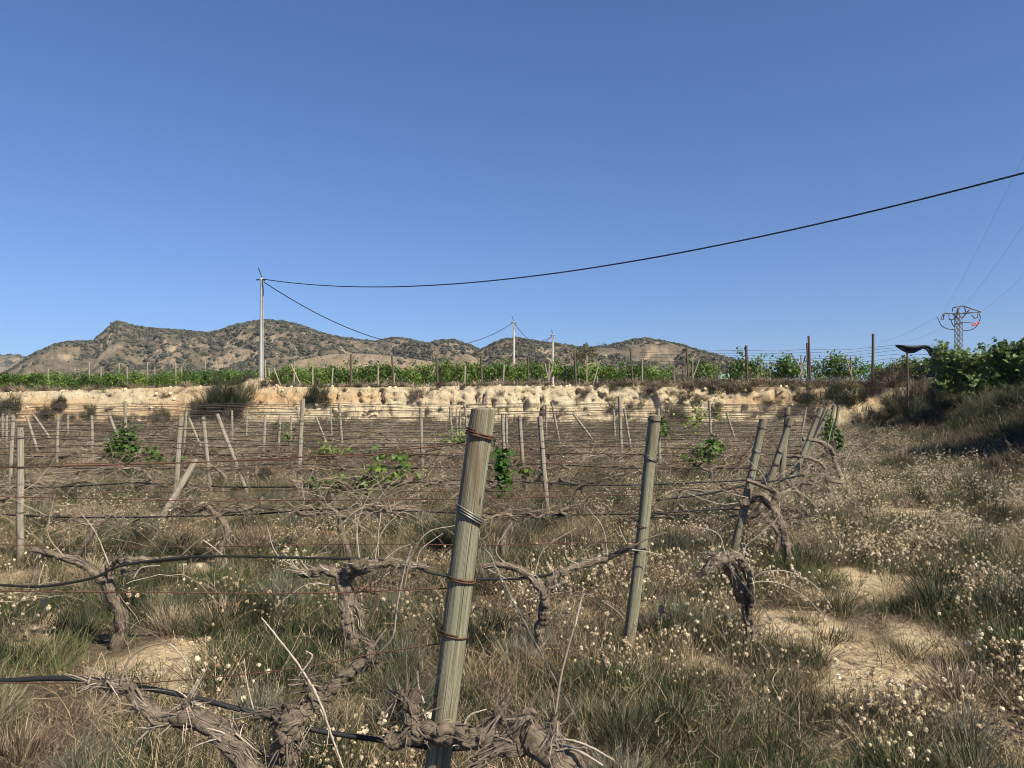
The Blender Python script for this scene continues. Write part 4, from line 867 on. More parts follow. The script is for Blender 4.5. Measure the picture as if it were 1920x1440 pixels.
near_vine('gnarled nearest vine with knotted head pierced by the black pipe', [
    ([(-.72, 2.5, -.1), A(515, 1560, 2.46), A(528, 1450, 2.45), A(540, 1380, 2.44), A(543, 1335, 2.44)], .026, .044),
    ([A(538, 1395, 2.44), A(545, 1358, 2.425), A(552, 1325, 2.44)], .043, .036),
    ([A(540, 1330, 2.45), A(500, 1340, 2.45), A(472, 1345, 2.45)], .022, .010),
    ([A(555, 1345, 2.45), A(600, 1310, 2.52), A(640, 1275, 2.56), A(690, 1235, 2.60)], .028, .020),
    ([A(690, 1240, 2.60), A(700, 1225, 2.6), A(690, 1208, 2.6)], .026, .018),
    ([A(590, 1310, 2.5), A(578, 1290, 2.5), A(572, 1278, 2.5)], .018, .014)],
    [([A(592, 1300, 2.5), A(562, 1250, 2.48), A(520, 1195, 2.46), A(490, 1158, 2.45)], .0042), ([A(560, 1268, 2.47), A(585, 1232, 2.47), A(573, 1220, 2.47)], .003), ([A(585, 1285), A(605, 1330), A(620, 1375), A(638, 1425), A(650, 1460)], .0042), ([A(600, 1330), A(616, 1362), A(612, 1400)], .0028),
     ([A(700, 1232, 2.60), A(735, 1195, 2.56), A(745, 1130, 2.52), A(760, 1060, 2.48), A(772, 1025, 2.46)], .0042), ([A(757, 1105, 2.505), A(770, 1045, 2.48), A(790, 1010, 2.46)], .003), ([A(690, 1225, 2.6), A(712, 1195, 2.58), A(722, 1182, 2.57)], .0035), ([A(540, 1285, 2.47), A(575, 1282, 2.49), A(600, 1288, 2.5)], .004)], (-.72, 2.5, 0), .36, 170, 5)
near_vine('gnarled nearest vine whose arm crosses in front of the thick end post', [
    ([(.24, 2.36, -.1), A(1120, 1560, 2.35), A(1075, 1450, 2.34), A(1020, 1395, 2.34), A(985, 1372, 2.35)], .044, .046),
    ([A(1000, 1385, 2.34), A(955, 1390, 2.35), A(900, 1378, 2.36), A(840, 1375, 2.36), A(790, 1372, 2.37), A(740, 1390, 2.38), A(722, 1380, 2.38)], .040, .022),
    ([A(790, 1372, 2.37), A(765, 1345, 2.37), A(772, 1318, 2.38), A(788, 1292, 2.38)], .022, .015),
    ([A(770, 1330, 2.38), A(752, 1310, 2.38), A(748, 1300, 2.38)], .015, .010),
    ([A(915, 1370, 2.36), A(935, 1345, 2.36), A(946, 1322, 2.36)], .024, .016), ([A(960, 1380, 2.35), A(985, 1350, 2.35), A(990, 1345, 2.35)], .030, .022),
    ([A(1020, 1390, 2.34), A(1036, 1370, 2.35), A(1040, 1345, 2.35)], .022, .012), ([A(950, 1392, 2.33), A(905, 1420, 2.32), A(880, 1450, 2.3)], .018, .008)],
    [([A(1040, 1350, 2.35), A(1048, 1290, 2.35), A(1058, 1240, 2.36), A(1075, 1180, 2.37), A(1084, 1140, 2.38)], .0042), ([A(1078, 1175, 2.37), A(1088, 1130, 2.38), A(1095, 1112, 2.38)], .003), ([A(865, 1370, 2.36), A(880, 1342, 2.36), A(912, 1330, 2.36)], .0038),
     ([A(1036, 1388, 2.33), A(1070, 1388, 2.3), A(1110, 1402, 2.28), A(1150, 1425, 2.27)], .0042), ([A(1050, 1398, 2.33), A(1085, 1408, 2.3), A(1130, 1435, 2.28)], .0055), ([A(795, 1318, 2.38), A(785, 1288, 2.38), A(783, 1258, 2.38)], .003), ([A(792, 1330), A(800, 1350), A(808, 1362)], .004),
     ([A(762, 1345), A(763, 1280), A(761, 1218)], .0028)], (.24, 2.36, 0), .36, 240, 7)
B = lambda px, py, Y=5.0: at(px, py, Y)
near_vine('leaning vine with long bare trunk, second row at the left', [
    ([(-2.72, 5.25, -.1), B(228, 1170, 5.2), B(215, 1130, 5.15), B(195, 1090, 5.1), B(160, 1062, 5.1), B(120, 1045, 5.1), B(62, 1030, 5.1)], .044, .022),
    ([B(208, 1110, 5.12), B(205, 1075, 5.1), B(212, 1052, 5.08), B(250, 1050, 5.06), B(300, 1050, 5.04), B(350, 1045, 5.02)], .034, .018), ([B(240, 1052, 5.06), B(232, 1075, 5.05), B(270, 1068, 5.05)], .02, .012)],
    [([B(340, 1042), B(370, 1015), B(400, 996), B(425, 978)], .005), ([B(380, 1012), B(405, 1030), B(425, 1052), B(410, 1068)], .004), ([B(250, 1085), B(265, 1065), B(300, 1060)], .005), ([B(205, 1060), B(180, 1000), B(150, 960)], .004), ([B(62, 1030), B(40, 1010), B(10, 1015)], .004), ([B(120, 1045), B(90, 1000), B(100, 940)], .004),
     ([B(300, 1048), B(330, 990), B(380, 950), B(440, 940)], .0045), ([B(220, 1050), B(245, 990), B(230, 930)], .004)], (-2.72, 5.25, 0), .3, 90, 11, ((.1, 0, .8, 0), (-.35, 0, .8, 1)))
near_vine('dark tangled vine behind the rusty coil, second row', [
    ([(-1.05, 5.1, -.1), B(655, 1185), B(650, 1140), B(645, 1100), B(640, 1075)], .042, .045), ([B(642, 1085), B(610, 1068), B(575, 1075), B(560, 1072)], .034, .02), ([B(645, 1080), B(690, 1062), B(725, 1055), B(760, 1058), B(800, 1062)], .036, .02), ([B(640, 1085), B(665, 1060, 4.9), B(690, 1058, 4.9)], .04, .03), ([B(648, 1120), B(670, 1140), B(680, 1180)], .02, .012)],
    [([B(560, 1072), B(545, 1050), B(530, 1035)], .004), ([B(630, 1098), B(580, 1095), B(545, 1115), B(515, 1140)], .0042), ([B(600, 1085), B(570, 1060), B(555, 1030)], .004), ([B(720, 1050), B(745, 1030), B(770, 1020)], .004), ([B(690, 1100), B(720, 1080), B(750, 1060)], .004), ([B(700, 1060), B(715, 1000), B(750, 960)], .004), ([B(760, 1058), B(800, 1000), B(855, 985)], .004),
     ([B(650, 1070), B(640, 1010), B(600, 960)], .004), ([B(780, 1060), B(790, 1030), B(830, 1000)], .004), ([B(575, 1075), B(520, 1040), B(500, 985)], .004), ([B(675, 1060), B(670, 985), B(690, 930)], .004)], (-1.05, 5.1, 0), .42, 220, 13, ((-.1, 0, .85, 2), (.15, 0, .8, 3)))
near_vine('forked vine between the two nearest end posts, second row', [
    ([(.2, 5.2, -.1), B(1012, 1190, 5.1), B(1018, 1150, 5.05), B(1020, 1120), B(1010, 1092)], .036, .030), ([B(1015, 1105), B(985, 1075), B(950, 1060), B(905, 1062)], .028, .016), ([B(1018, 1110), B(1045, 1078), B(1090, 1062), B(1140, 1045), B(1185, 1025, 4.9)], .028, .018), ([B(1040, 1085), B(1035, 1098), B(1030, 1110)], .02, .014)],
    [([B(1185, 1025, 4.9), B(1215, 1010, 4.88), B(1250, 998, 4.88)], .006), ([B(1180, 1030, 4.9), B(1215, 1035, 4.88), B(1245, 1042, 4.88)], .004), ([B(1090, 1060), B(1062, 1045), B(1060, 1010)], .004), ([B(950, 1060), B(930, 1030), B(960, 980)], .004), ([B(1000, 1085), B(1020, 1030), B(1080, 990)], .004), ([B(1140, 1045), B(1130, 990), B(1100, 950)], .004), ([B(905, 1062), B(930, 1075), B(960, 1090)], .004), ([B(1175, 1020, 4.9), B(1165, 1000, 4.9), B(1160, 985, 4.9)], .004), ([B(1060, 1070), B(1110, 1020), B(1160, 1000)], .004)], (.2, 5.2, 0), .3, 90, 17, ((0, 0, .8, 4), (.3, .02, .75, 5)))
near_vine('shaggy knotted vine stump with a hooked head below a leaning post', [
    ([(1.66, 5.25, -.1), B(1405, 1190, 5.2), B(1402, 1150, 5.15), B(1385, 1100, 5.1), B(1368, 1065, 5.05), B(1358, 1045, 5.0)], .030, .044), ([B(1362, 1050, 5.0), B(1385, 1045, 5.0), B(1405, 1075, 5.02), B(1410, 1110, 5.05), B(1405, 1160, 5.1)], .034, .022), ([B(1362, 1052, 4.97), B(1340, 1055, 4.94), B(1318, 1072, 4.92), B(1305, 1082, 4.92)], .034, .012), ([B(1345, 1048, 4.95), B(1335, 1046, 4.93), B(1326, 1052, 4.92)], .03, .018)],
    [([B(1408, 1095, 5.0), B(1420, 1078, 4.98), B(1450, 1070, 4.95), B(1485, 1074, 4.93), B(1530, 1100, 4.9), B(1560, 1140, 4.88)], .0045), ([B(1405, 1095, 5.0), B(1430, 1090, 4.98), B(1470, 1097, 4.95), B(1510, 1120, 4.92), B(1545, 1155, 4.9)], .0042), ([B(1400, 1085), B(1395, 1030), B(1440, 990)], .004), ([B(1360, 1042), B(1345, 1000), B(1290, 985)], .004)], (1.66, 5.25, 0), .5, 130, 19, ((-.15, .0, .45, 6),))
C = lambda px, py, Y=7.7: at(px, py, Y)
near_vine('twisted vine trunk curving up to a dark head right of the leaning posts', [
    ([(2.76, 7.5, -.1), C(1482, 1068, 7.5), C(1475, 1020, 7.5), C(1462, 975, 7.55), C(1445, 945, 7.6)], .038, .040), ([C(1448, 948, 7.6), C(1425, 930, 7.65), C(1405, 940, 7.7), C(1388, 945, 7.7)], .05, .03), ([C(1448, 945, 7.6), C(1455, 925, 7.6), C(1440, 915, 7.65), C(1400, 900, 7.7)], .035, .02), ([C(1455, 960, 7.58), C(1490, 955, 7.5), C(1520, 985, 7.45)], .02, .010)],
    [([C(1440, 920), C(1430, 890), C(1400, 860)], .005), ([C(1455, 930), C(1490, 920), C(1530, 950), C(1540, 990)], .005), ([C(1410, 935), C(1370, 925), C(1330, 905)], .005), ([C(1400, 940), C(1350, 945), C(1290, 925)], .005)], (2.76, 7.5, 0), .4, 160, 23, ((-.2, .1, .8, 1), (-.4, .1, .8, 2)))
DD = lambda px, py, Y=15.2: at(px, py, Y)
near_vine('vine arching right from the cluster of end posts to a thin trunk', [
    ([(6.5, 15.0, -.1), DD(1565, 865), DD(1562, 850), DD(1552, 836), DD(1530, 826), DD(1505, 823)], .05, .04)], [([DD(1552, 836), DD(1560, 800), DD(1565, 780)], .008), ([DD(1530, 826), DD(1570, 850), DD(1585, 830)], .006)], (6.5, 15.0, 0), .3, 30, 29, ((-.3, .2, 1.0, 1),))
near_vine('vine with a low drooping arm right of the stout leaning post', [
    ([(5.35, 12.8, -.1), at(1552, 900, 12.8), at(1545, 875, 12.8), at(1525, 862, 12.8), at(1500, 856, 12.9), at(1470, 855, 13)], .034, .03)], [([at(1525, 862, 12.8), at(1555, 880, 12.8), at(1560, 905, 12.8)], .007)], (5.35, 12.8, 0), .3, 30, 31, ((-.3, .1, .9, 3),))

# ------------------------------------------------------------------ stones
sr = np.random.default_rng(41); GS = 'pale stones on the bare soil'
for (px, py, sz, lab) in ((390, 1200, .028, 'pale rounded stone at the top of the bare patch, lower left'), (437, 1224, .024, 'pale stone on the right of the bare patch, lower left'), (358, 1207, .022, 'small pale stone in the middle of the lower left bare patch'), (300, 1262, .03, 'flat stone low in the lower left bare patch'), (30, 1225, .02, 'small stone near the left edge on bare soil'), (10, 1180, .02, 'pale stone touching the left edge'), (340, 1062, .05, 'orange-tinted stone under the second row pipe'), (372, 1062, .05, 'yellowish stone under the second row pipe, the right one'),
                          (1495, 1077, .05, 'pale block of stone behind the curved cane'), (1500, 1101, .035, 'small pale stone right of the knotted stump'), (1812, 1305, .05, 'dark-sided flat stone on the bare patch, lower right'), (1575, 1345, .03, 'pale pebble in the lower right shade'), (1770, 1395, .02, 'small stone beside the lower right flowers'), (1205, 1260, .03, 'stone beside the second end post foot'), (470, 1285, .02, 'small white stone right of the lower left bare patch'), (690, 1278, .025, 'white stone below the knotted arm')):
    x, y = gpt(px, py); o = rock_mesh(sr, rough=.55).build('stone', M['stone'], loc=(x, y, gz(x, y) + sz * .25)); o.scale = (sz, sz, sz); o.rotation_euler = (sr.normal(0, .3), sr.normal(0, .3), sr.uniform(0, 6)); tag(o, lab, 'stone', GS)

# ------------------------------------------------------------------ leafy vines on the plateau
def leafy_vine(seed, n=300, h=1.9):
    r = np.random.default_rng(seed); lb = MB(); t = MB(); c = spline([(0, 0, -.15), (r.normal(0, .04), r.normal(0, .03), .4), (r.normal(0, .06), 0, .8)], 10); t.tube(c, np.linspace(.05, .035, len(c)), 7, 0, .25, seed, 5)
    for k in range(4):
        a = r.uniform(0, 2 * PI); e = np.array([.45 * np.cos(a), .25 * np.sin(a), h * r.uniform(.6, .95)]); t.tube(spline([c[-1], c[-1] * .5 + e * .5 + [0, 0, .05], e], 8), np.linspace(.022, .008, 9)[:9] if False else .014, 5)
    cl = np.stack([r.normal(0, .42, 14), r.normal(0, .24, 14), r.uniform(.55, h - .1, 14)], 1); k = r.integers(0, 14, n)
    pos = cl[k] + r.normal(0, .17, (n, 3)); d = unit(pos - [0, 0, h * .55]); lb.leaves(pos, unit(d + r.normal(0, .5, (n, 3)) + [0, 0, .3]), np.stack([r.normal(0, 1, n), r.normal(0, 1, n), r.normal(-.7, .6, n)], 1), r.uniform(.08, .135, n), 0, GRAPE)
    return t.data('trunk', M['bark']), lb.data('crown', M['vineleaf'])
LV = [leafy_vine(700 + k, 480, 1.55 + .12 * (k % 4)) for k in range(6)]
GL = 'leafy green vines above the bank'
lr = np.random.default_rng(47)
def plant_leafy(x, y, label, s=1.0):
    k = int(lr.integers(0, 6)); r = empty('leafy_vine', (x, y, gz(x, y)), PI * int(lr.integers(0, 2)) + lr.normal(0, .2)); r.scale = (s, s, s); tag(r, label, 'vine', GL); inst('trunk', LV[k][0], r); inst('crown', LV[k][1], r)
for ri, (Yr, pa, pb, sc_) in enumerate(((48.6, -60, 455, .68), (50.8, -60, 480, .70), (54.5, -60, 620, .74), (58.5, 330, 900, .8))):
    xa, xb = (pa - CX) / FPX * Yr, (pb - CX) / FPX * Yr
    for m, xv in enumerate(np.arange(xa, xb, .86 if ri < 2 else 1.1)):
        plant_leafy(xv + lr.normal(0, .1), Yr + lr.normal(0, .12), 'leafy green vine above the bank, %s from left, %s row left of the pole' % (NUM[m], NUM[ri]) if ri < 2 else 'leafy green vine %s from left in the %s row above the bank' % (NUM[m], NUM[ri]), sc_ * lr.uniform(.88, 1.12))
for ri, (Yr, pa, pb) in enumerate(((49.2, 600, 1250), (51.4, 520, 1260))):
    xa, xb = (pa - CX) / FPX * Yr, (pb - CX) / FPX * Yr
    for m, xv in enumerate(np.arange(xa, xb, .98)):
        plant_leafy(xv + lr.normal(0, .1), Yr + lr.normal(0, .15), 'tall green vine %s from left, %s row right of the pole' % (NUM[m], ('front', 'back')[ri]), lr.uniform(.80, 1.0))
for m, (px, Yv, s, lab) in enumerate(((1312, 48.5, 1.0, 'narrow leafy vine right of the two crossed stakes'), (1330, 49.5, .95, 'leafy vine at the edge of the gap before the green netting'), (1378, 48.5, 1.15, 'leafy vine left of the forked post on the skyline'), (1406, 48.8, 1.2, 'leafy vine behind the forked post on the skyline'), (1462, 49, 1.1, 'leafy vine left of the three crossed stakes'), (1478, 48.5, 1.25, 'leafy vine behind the three crossed stakes'), (1500, 49.5, 1.1, 'leafy vine touching the double dark post'),
                                      (1538, 52, .8, 'small leafy vine right of the double dark post'), (1556, 49, 1.05, 'leafy vine left half of the clump between the dark posts'), (1575, 48.5, 1.3, 'tallest leafy vine between the two dark posts'), (1595, 48.7, 1.2, 'leafy vine beside the white stake between the dark posts'), (1615, 51, .9, 'low leafy vine left of the single dark post'), (1640, 51, .95, 'low leafy vine at the single dark post'), (1660, 50, 1.05, 'leafy vine right of the single dark post'), (1685, 50, 1.1, 'leafy vine under the left end of the shade net'))):
    plant_leafy((px - CX) / FPX * Yv, Yv, lab, s)

# stakes and posts on the plateau
GK, GD = 'pale stakes in the leafy vineyard', 'tall dark posts above the bank'
def stake(t, bt, Yp, r, mat, lab, grp, cat='stake', name='stake'):
    tp, bp = at(t[0], t[1], Yp), at(bt[0], bt[1], Yp); g = gz(bp[0], Yp)
    if abs(tp[2] - bp[2]) > .3: bp = bp + (tp - bp) * ((g - bp[2]) / (tp[2] - bp[2]))
    make_post(bp, tp, r, M[mat], lab, grp, sides=8, nseg=6, name=name, cat=cat)
for m, (px, ty) in enumerate(((20, 702), (40, 700), (67, 697), (90, 690), (112, 698), (140, 690), (167, 680), (189, 688), (223, 681), (238, 688), (276, 679), (290, 688), (329, 680), (340, 688), (385, 678), (437, 678), (497, 676), (504, 690))):
    stake((px, ty), (px + 1, 728), 49.6 + (m % 3) * .9, .05, 'post_grey', 'pale stake above the left-hand vines, %s from the left edge' % NUM[m], GK)
for m, (px, ty, bx) in enumerate(((552, 677, 551), (586, 680, 586), (624, 690, 622), (709, 688, 709), (740, 700, 738), (945, 684, 943), (872, 684, 871), (1204, 673, 1204))):
    stake((px, ty), (bx, 727), 48.2, .055, 'post_grey', 'pale stake standing in front of the tall green vines, %s from left' % NUM[m], GK)
for m, (t, bt) in enumerate((((658, 664), (658, 727)), ((735, 668), (738, 727)), ((818, 666), (821, 726)), ((902, 668), (904, 725)), ((990, 668), (991, 725)), ((1077, 658), (1080, 722)), ((1182, 652), (1186, 720)), ((1287, 649), (1290, 706)))):
    stake(t, bt, 47.9, .062, 'post_dark', 'tall dark post on the bank edge, %s counting from the utility pole' % NUM[m], GD, 'post', 'trellis_post')
for (t, bt, Yp, r, mat, lab) in (((1399, 648), (1401, 716), 47.6, .085, 'post_dark', 'thick forked post standing against the sky'), ((1516, 630), (1519, 712), 47.6, .075, 'post_dark', 'tall dark post of the close pair on the skyline'), ((1513, 643), (1516, 712), 47.9, .06, 'post_dark', 'shorter dark post of the close pair on the skyline'), ((1637, 626), (1636, 712), 47.6, .085, 'post_dark', 'single thick dark post on the skyline, left of the shade net')):
    stake(t, bt, Yp, r, mat, lab, GD, 'post', 'trellis_post')
for (t, bt, lab) in (((545, 683), (566, 727), 'slanted stake right of the utility pole'), ((513, 690), (528, 727), 'short slanted stake close to the utility pole'), ((1021, 680), (1028, 712), 'left stake of the crossed three in the green vines'), ((1030, 679), (1028, 714), 'upright stake of the crossed three in the green vines'), ((1038, 680), (1029, 712), 'right stake of the crossed three in the green vines'), ((1125, 676), (1118, 700), 'slanted stake in the gap of green vines'), ((1298, 671), (1299, 712), 'white upright stake of the crossed pair'), ((1311, 674), (1300, 706), 'white slanted stake of the crossed pair'),
                     ((1483, 662), (1500, 690), 'left slanted stake of the skyline trio'), ((1502, 666), (1503, 700), 'upright stake of the skyline trio'), ((1510, 668), (1502, 695), 'right slanted stake of the skyline trio'), ((1585, 668), (1596, 705), 'slanted white stake between the dark skyline posts'), ((1595, 668), (1597, 708), 'upright white stake between the dark skyline posts'), ((1100, 666), (1100, 690), 'short white stake beside the round green tree')):
    stake(t, bt, 47.8, .045, 'post_grey', lab, GK)
for m in range(34):                                   # more stakes far beyond
    px = 1085 + m * 12 + lr.normal(0, 3); Yp = 92 + lr.uniform(-8, 10)
    make_post(at(px, 712, Yp) * [1, 1, 0] + [0, 0, 2.0], at(px + lr.normal(0, 2), 683 + lr.normal(0, 3), Yp), .07, M['post_dark' if m % 3 else 'post_grey'], 'distant stake beyond the gap in the green vines, %s from left' % NUM[m], 'distant stakes beyond the plateau', sides=6, nseg=3, cat='stake', name='stake')
GN_ = 'wires of the netting frame on the skyline'
for m, (ya, yb, yc, yd) in enumerate(((658, 655, 651, 646), (663, 661, 656, 651), (668, 667, 662, 655), (676, 672, 668, 663), (682, 680, 676, 670))):
    strand('trellis_wire', spline([at(1200, ya + 3, 48.5), at(1330, ya, 48.2), at(1400, ya - 1, 47.6), at(1460, ya, 47.6), at(1517, yb, 47.6), at(1580, yb + 1, 47.6), at(1637, yc, 47.6), at(1690, yd + 1, 47.2), at(1750, yd + 2, 46.5)], 80), .011, M['thin'], 'thin dark wire strung between the skyline posts, %s from top' % NUM[m], 'wire', GN_, 5)
b = MB(); gp = [at(1345, 703, 70), at(1368, 700, 70), at(1375, 709, 70), at(1348, 711, 70)]
for sg in (0, .15): b.add(np.array([p_ + [0, sg, .0] for p_ in gp]), [[0, 1, 2, 3]])
b.add(np.vstack([gp, np.array(gp) + [0, .15, 0]]), [[0, 1, 5, 4], [1, 2, 6, 5], [2, 3, 7, 6], [3, 0, 4, 7]]); tag(b.build('green_netting', M['greennet'], smooth=False), 'folded pale green netting heap beyond the vines', 'netting')

# ------------------------------------------------------------------ shrubs
def shrub_mesh(seed, ext, n, size, wdt, mats='shrub', clumps=30, zmin=.0, upw=.6):
    r = np.random.default_rng(seed); b = MB(); ext = np.array(ext, float)
    d = rdir(r, clumps, zmin, 1); cc = d * ext * r.uniform(.35, .95, clumps)[:, None]; k = r.integers(0, clumps, n); base = cc[k] + r.normal(0, .10, (n, 3)) * ext
    dr = unit(d[k] * .7 + r.normal(0, .5, (n, 3)) + [0, 0, upw]); b.ribbons(base, dr, r.uniform(.5, 1, n) * size, r.uniform(.6, 1.3, n) * wdt, r.normal(0, .25, (n, 3)), rng=r, segs=2)
    s = MB()
    for q in range(min(clumps, 16)): s.tube(spline([(0, 0, -.1), cc[q] * [.4, .4, .55], cc[q]], 8), np.linspace(.03, .01, 9)[0] * max(.4, ext[2] / 2), 5)
    return b, s
def shrub(px, py, Yp, wpx, hpx, label, n=1400, mats='shrub', seed=1, dens=None, depth=.8, wdt=None, size=None):
    """shrub whose foot is seen at (px, py)"""
    p_ = hit(px, py) if Yp < 46 else None
    if p_ is None: p_ = at(px, py, Yp); p_[2] = gz(p_[0], Yp)
    Yp = p_[1]; w_ = wpx / FPX * Yp / 2; h_ = hpx / FPX * Yp
    b, s = shrub_mesh(seed, (w_, w_ * depth, h_), n, size or max(.18, h_ * .32), wdt or max(.010, Yp * .00042), mats, 34)
    root = empty('shrub', (p_[0], Yp, p_[2] - .03)); tag(root, label, 'shrub', 'shrubs on the bank and slope'); b.build('foliage', M[mats], root); s.build('stem', M['trunk'], root); return root
shrub(425, 785, 43.0, 122, 82, 'big dark round shrub on the bank left of the pole', 6500, seed=801)
shrub(378, 789, 42.7, 66, 34, 'low dark lobe at the left foot of the big shrub', 2200, seed=802)
shrub(15, 778, 42.8, 60, 40, 'dark green shrub at the left edge on the bank', 2200, 'shrub', 803)
shrub(85, 787, 42.8, 56, 30, 'low part of a shrub slanting up the sand, left side', 1700, 'shrub', 805)
shrub(112, 768, 43.8, 34, 27, 'feathery shrub slanting up the pale sand', 1100, 'shrub', 807)
shrub(172, 783, 43.0, 40, 26, 'small round shrub alone on pale sand', 1300, 'shrub', 809)
shrub(128, 787, 42.7, 30, 14, 'low shrub between two larger ones at the bank foot', 600, 'shrub', 811)
shrub(304, 789, 42.9, 46, 28, 'low round shrub left of the big dark one', 1500, 'shrub', 813)
shrub(215, 790, 42.6, 50, 15, 'low flat shrub at the foot of the pale sand', 900, 'shrub', 815)
shrub(260, 790, 42.6, 46, 14, 'low flat shrub next to the round one left of the big shrub', 800, 'shrub', 816)
shrub(596, 758, 44.6, 48, 44, 'dark shrub hanging on the bank edge right of the pole', 2200, 'shrub', 817)
shrub(640, 812, 38.0, 70, 42, 'loose green shrub among the vines below the bank', 1500, 'shrub', 819, wdt=.014)
shrub(545, 728, 47.0, 30, 14, 'grey twiggy shrub beside the pole mound', 600, 'greyshrub', 821)
shrub(785, 742, 45.6, 46, 16, 'brown dead shrub lying on the bank edge', 900, 'twig', 823)
shrub(1265, 790, 41.5, 56, 32, 'dome-shaped grey-green shrub below the bank, right of centre', 1500, 'shrub', 825)
shrub(1288, 722, 46.8, 50, 24, 'dark grey-green shrub on the bank top at the crossed stakes', 1500, 'shrub', 827)
shrub(1562, 758, 42.0, 110, 52, 'wide spiky shrub on the right bank below the skyline', 3000, 'shrub', 829)
shrub(1355, 716, 47.0, 50, 20, 'grey-brown dry shrub on the bank top in the gap', 900, 'twig', 831)
shrub(1440, 714, 47.0, 60, 22, 'tawny dry shrub between the forked and the paired posts', 1000, 'straw', 833)
shrub(1675, 715, 43, 90, 48, 'reddish brown twiggy shrub under the shade net', 2000, 'twig', 835)
shrub(1720, 760, 34, 110, 55, 'dark brown twiggy shrub left of the fig trees', 2600, 'twig', 837)
shrub(1725, 800, 31.5, 62, 62, 'silvery shrub on the slope below the fig trees', 1500, 'greyshrub', 839, wdt=.018)
shrub(1835, 800, 27.5, 80, 60, 'dusty grey-green shrub under the right fig tree', 1700, 'greyshrub', 841, wdt=.015)
shrub(1625, 795, 40, 90, 34, 'flat green shrub at the bottom of the right slope', 1400, 'shrub', 843)
shrub(1790, 830, 25.5, 100, 44, 'dark green shrub low on the right slope', 1800, 'green', 845, wdt=.013)
shrub(1885, 840, 22.5, 110, 70, 'dark shrub on the slope at the right edge', 2200, 'shrub', 847, wdt=.012)
shrub(1905, 775, 25.5, 120, 60, 'dark shrub on the slope top at the right edge', 2600, 'shrub', 849, wdt=.014)
shrub(1765, 792, 30, 110, 62, 'dark green shrub in the middle of the right slope', 3000, 'shrub', 855, wdt=.016)
shrub(1855, 800, 26, 130, 66, 'wide dark shrub under the fig trees near the right edge', 3200, 'shrub', 857, wdt=.015)
shrub(1690, 775, 36, 90, 46, 'dark shrub on the left end of the right slope', 2400, 'shrub', 859, wdt=.018)
shrub(1920, 850, 20, 120, 60, 'dark shrub at the slope foot on the right edge', 2600, 'shrub', 860, wdt=.012)
shrub(1772, 720, 46.2, 84, 84, 'pale broom-like bush rising behind the shade net', 3000, 'greyshrub', 862)
shrub(1735, 712, 33.5, 80, 76, 'tall broom-like shrub on the slope beside the shade net', 2600, 'greyshrub', 851)
shrub(1870, 905, 17.2, 110, 44, 'rounded brown hummock of dry weeds at the field edge', 1600, 'twig', 853, wdt=.008)

# ------------------------------------------------------------------ fig trees
def fig(px, py, Yp, wpx, hpx, n, label, seed, leaf=.17):
    n = int(n * 1.9)
    r = np.random.default_rng(seed); p_ = at(px, py, Yp); w_ = wpx / FPX * Yp / 2; g = gz(p_[0], Yp); h_ = max(.5, hpx / FPX * Yp + p_[2] - g); root = empty('fig_tree', (p_[0], Yp, g)); tag(root, label, 'tree', 'fig trees on the slope')
    t = MB(); t.tube(spline([(0, 0, -.2), (.05, 0, .3), (-.03, .04, h_ * .3)], 10), .085, 10, 0, .15, seed, 3); lb = MB(); tips = []
    for k in range(11):
        a = 2 * PI * k / 11 + r.normal(0, .3); e = np.array([w_ * .85 * np.cos(a) * r.uniform(.5, 1), w_ * .8 * np.sin(a) * r.uniform(.5, 1), h_ * r.uniform(.55, 1.0)])
        c = spline([(-.03, .04, h_ * .28), e * [.45, .45, .6] + r.normal(0, .1, 3), e], 14); t.tube(c, np.linspace(.05, .014, len(c)), 7); tips += [c[6], c[9], c[11], c[13], c[-1]]
        for _ in range(4):
            q = c[int(r.integers(5, len(c)))]; e2 = q + r.normal(0, .32, 3) * [w_, w_, h_ * .55] ; t.tube(spline([q, (q + e2) / 2 + [0, 0, .06], e2], 8), .011, 5); tips += [e2, (q + e2) / 2]
    fill = rdir(r, 34, -.5, 1) * np.array([w_, w_ * .9, h_ * .48]) * r.uniform(.55, .95, 34)[:, None] + [0, 0, h_ * .55]; tips = np.vstack([np.array(tips), fill]); tips[:, 2] = np.minimum(tips[:, 2], h_ * .92)
    for _ in range(9):                                  # young shoots standing above the crown
        q = np.array([r.uniform(-.85, .85) * w_, r.uniform(-.6, .6) * w_, h_ * r.uniform(.6, .85)]); e2 = q + [r.normal(0, .18), r.normal(0, .18), r.uniform(.25, .7) * min(1, h_ / 2.2)]; t.tube(spline([q, (q + e2) / 2, e2], 8), .012, 5); tips = np.vstack([tips, e2, e2, (q + e2) / 2, (q + e2 * 2) / 3]); k = r.integers(0, len(tips), n); pos = tips[k] + r.normal(0, .15, (n, 3)); pos = pos[pos[:, 2] > h_ * .16]; m = len(pos)
    nr = unit(np.stack([r.normal(0, .5, m), r.normal(0, .5, m), r.uniform(.25, 1, m)], 1)); lb.leaves(pos, nr, np.stack([r.normal(0, 1, m), r.normal(0, 1, m), r.normal(-.5, .5, m)], 1), r.uniform(.65, 1.1, m) * leaf, 0, GRAPE)
    t.build('trunk', M['trunk'], root); lb.build('crown', M['figleaf'], root)
fig(1818, 752, 35.5, 150, 92, 2300, 'broad fig tree whose pale trunk shows against ochre soil', 861)
fig(1908, 748, 31.0, 124, 104, 2000, 'fig tree at the right edge with high shoots against the sky', 863)
fig(1722, 716, 45.0, 84, 38, 900, 'low fig bush growing under the shade net', 865)
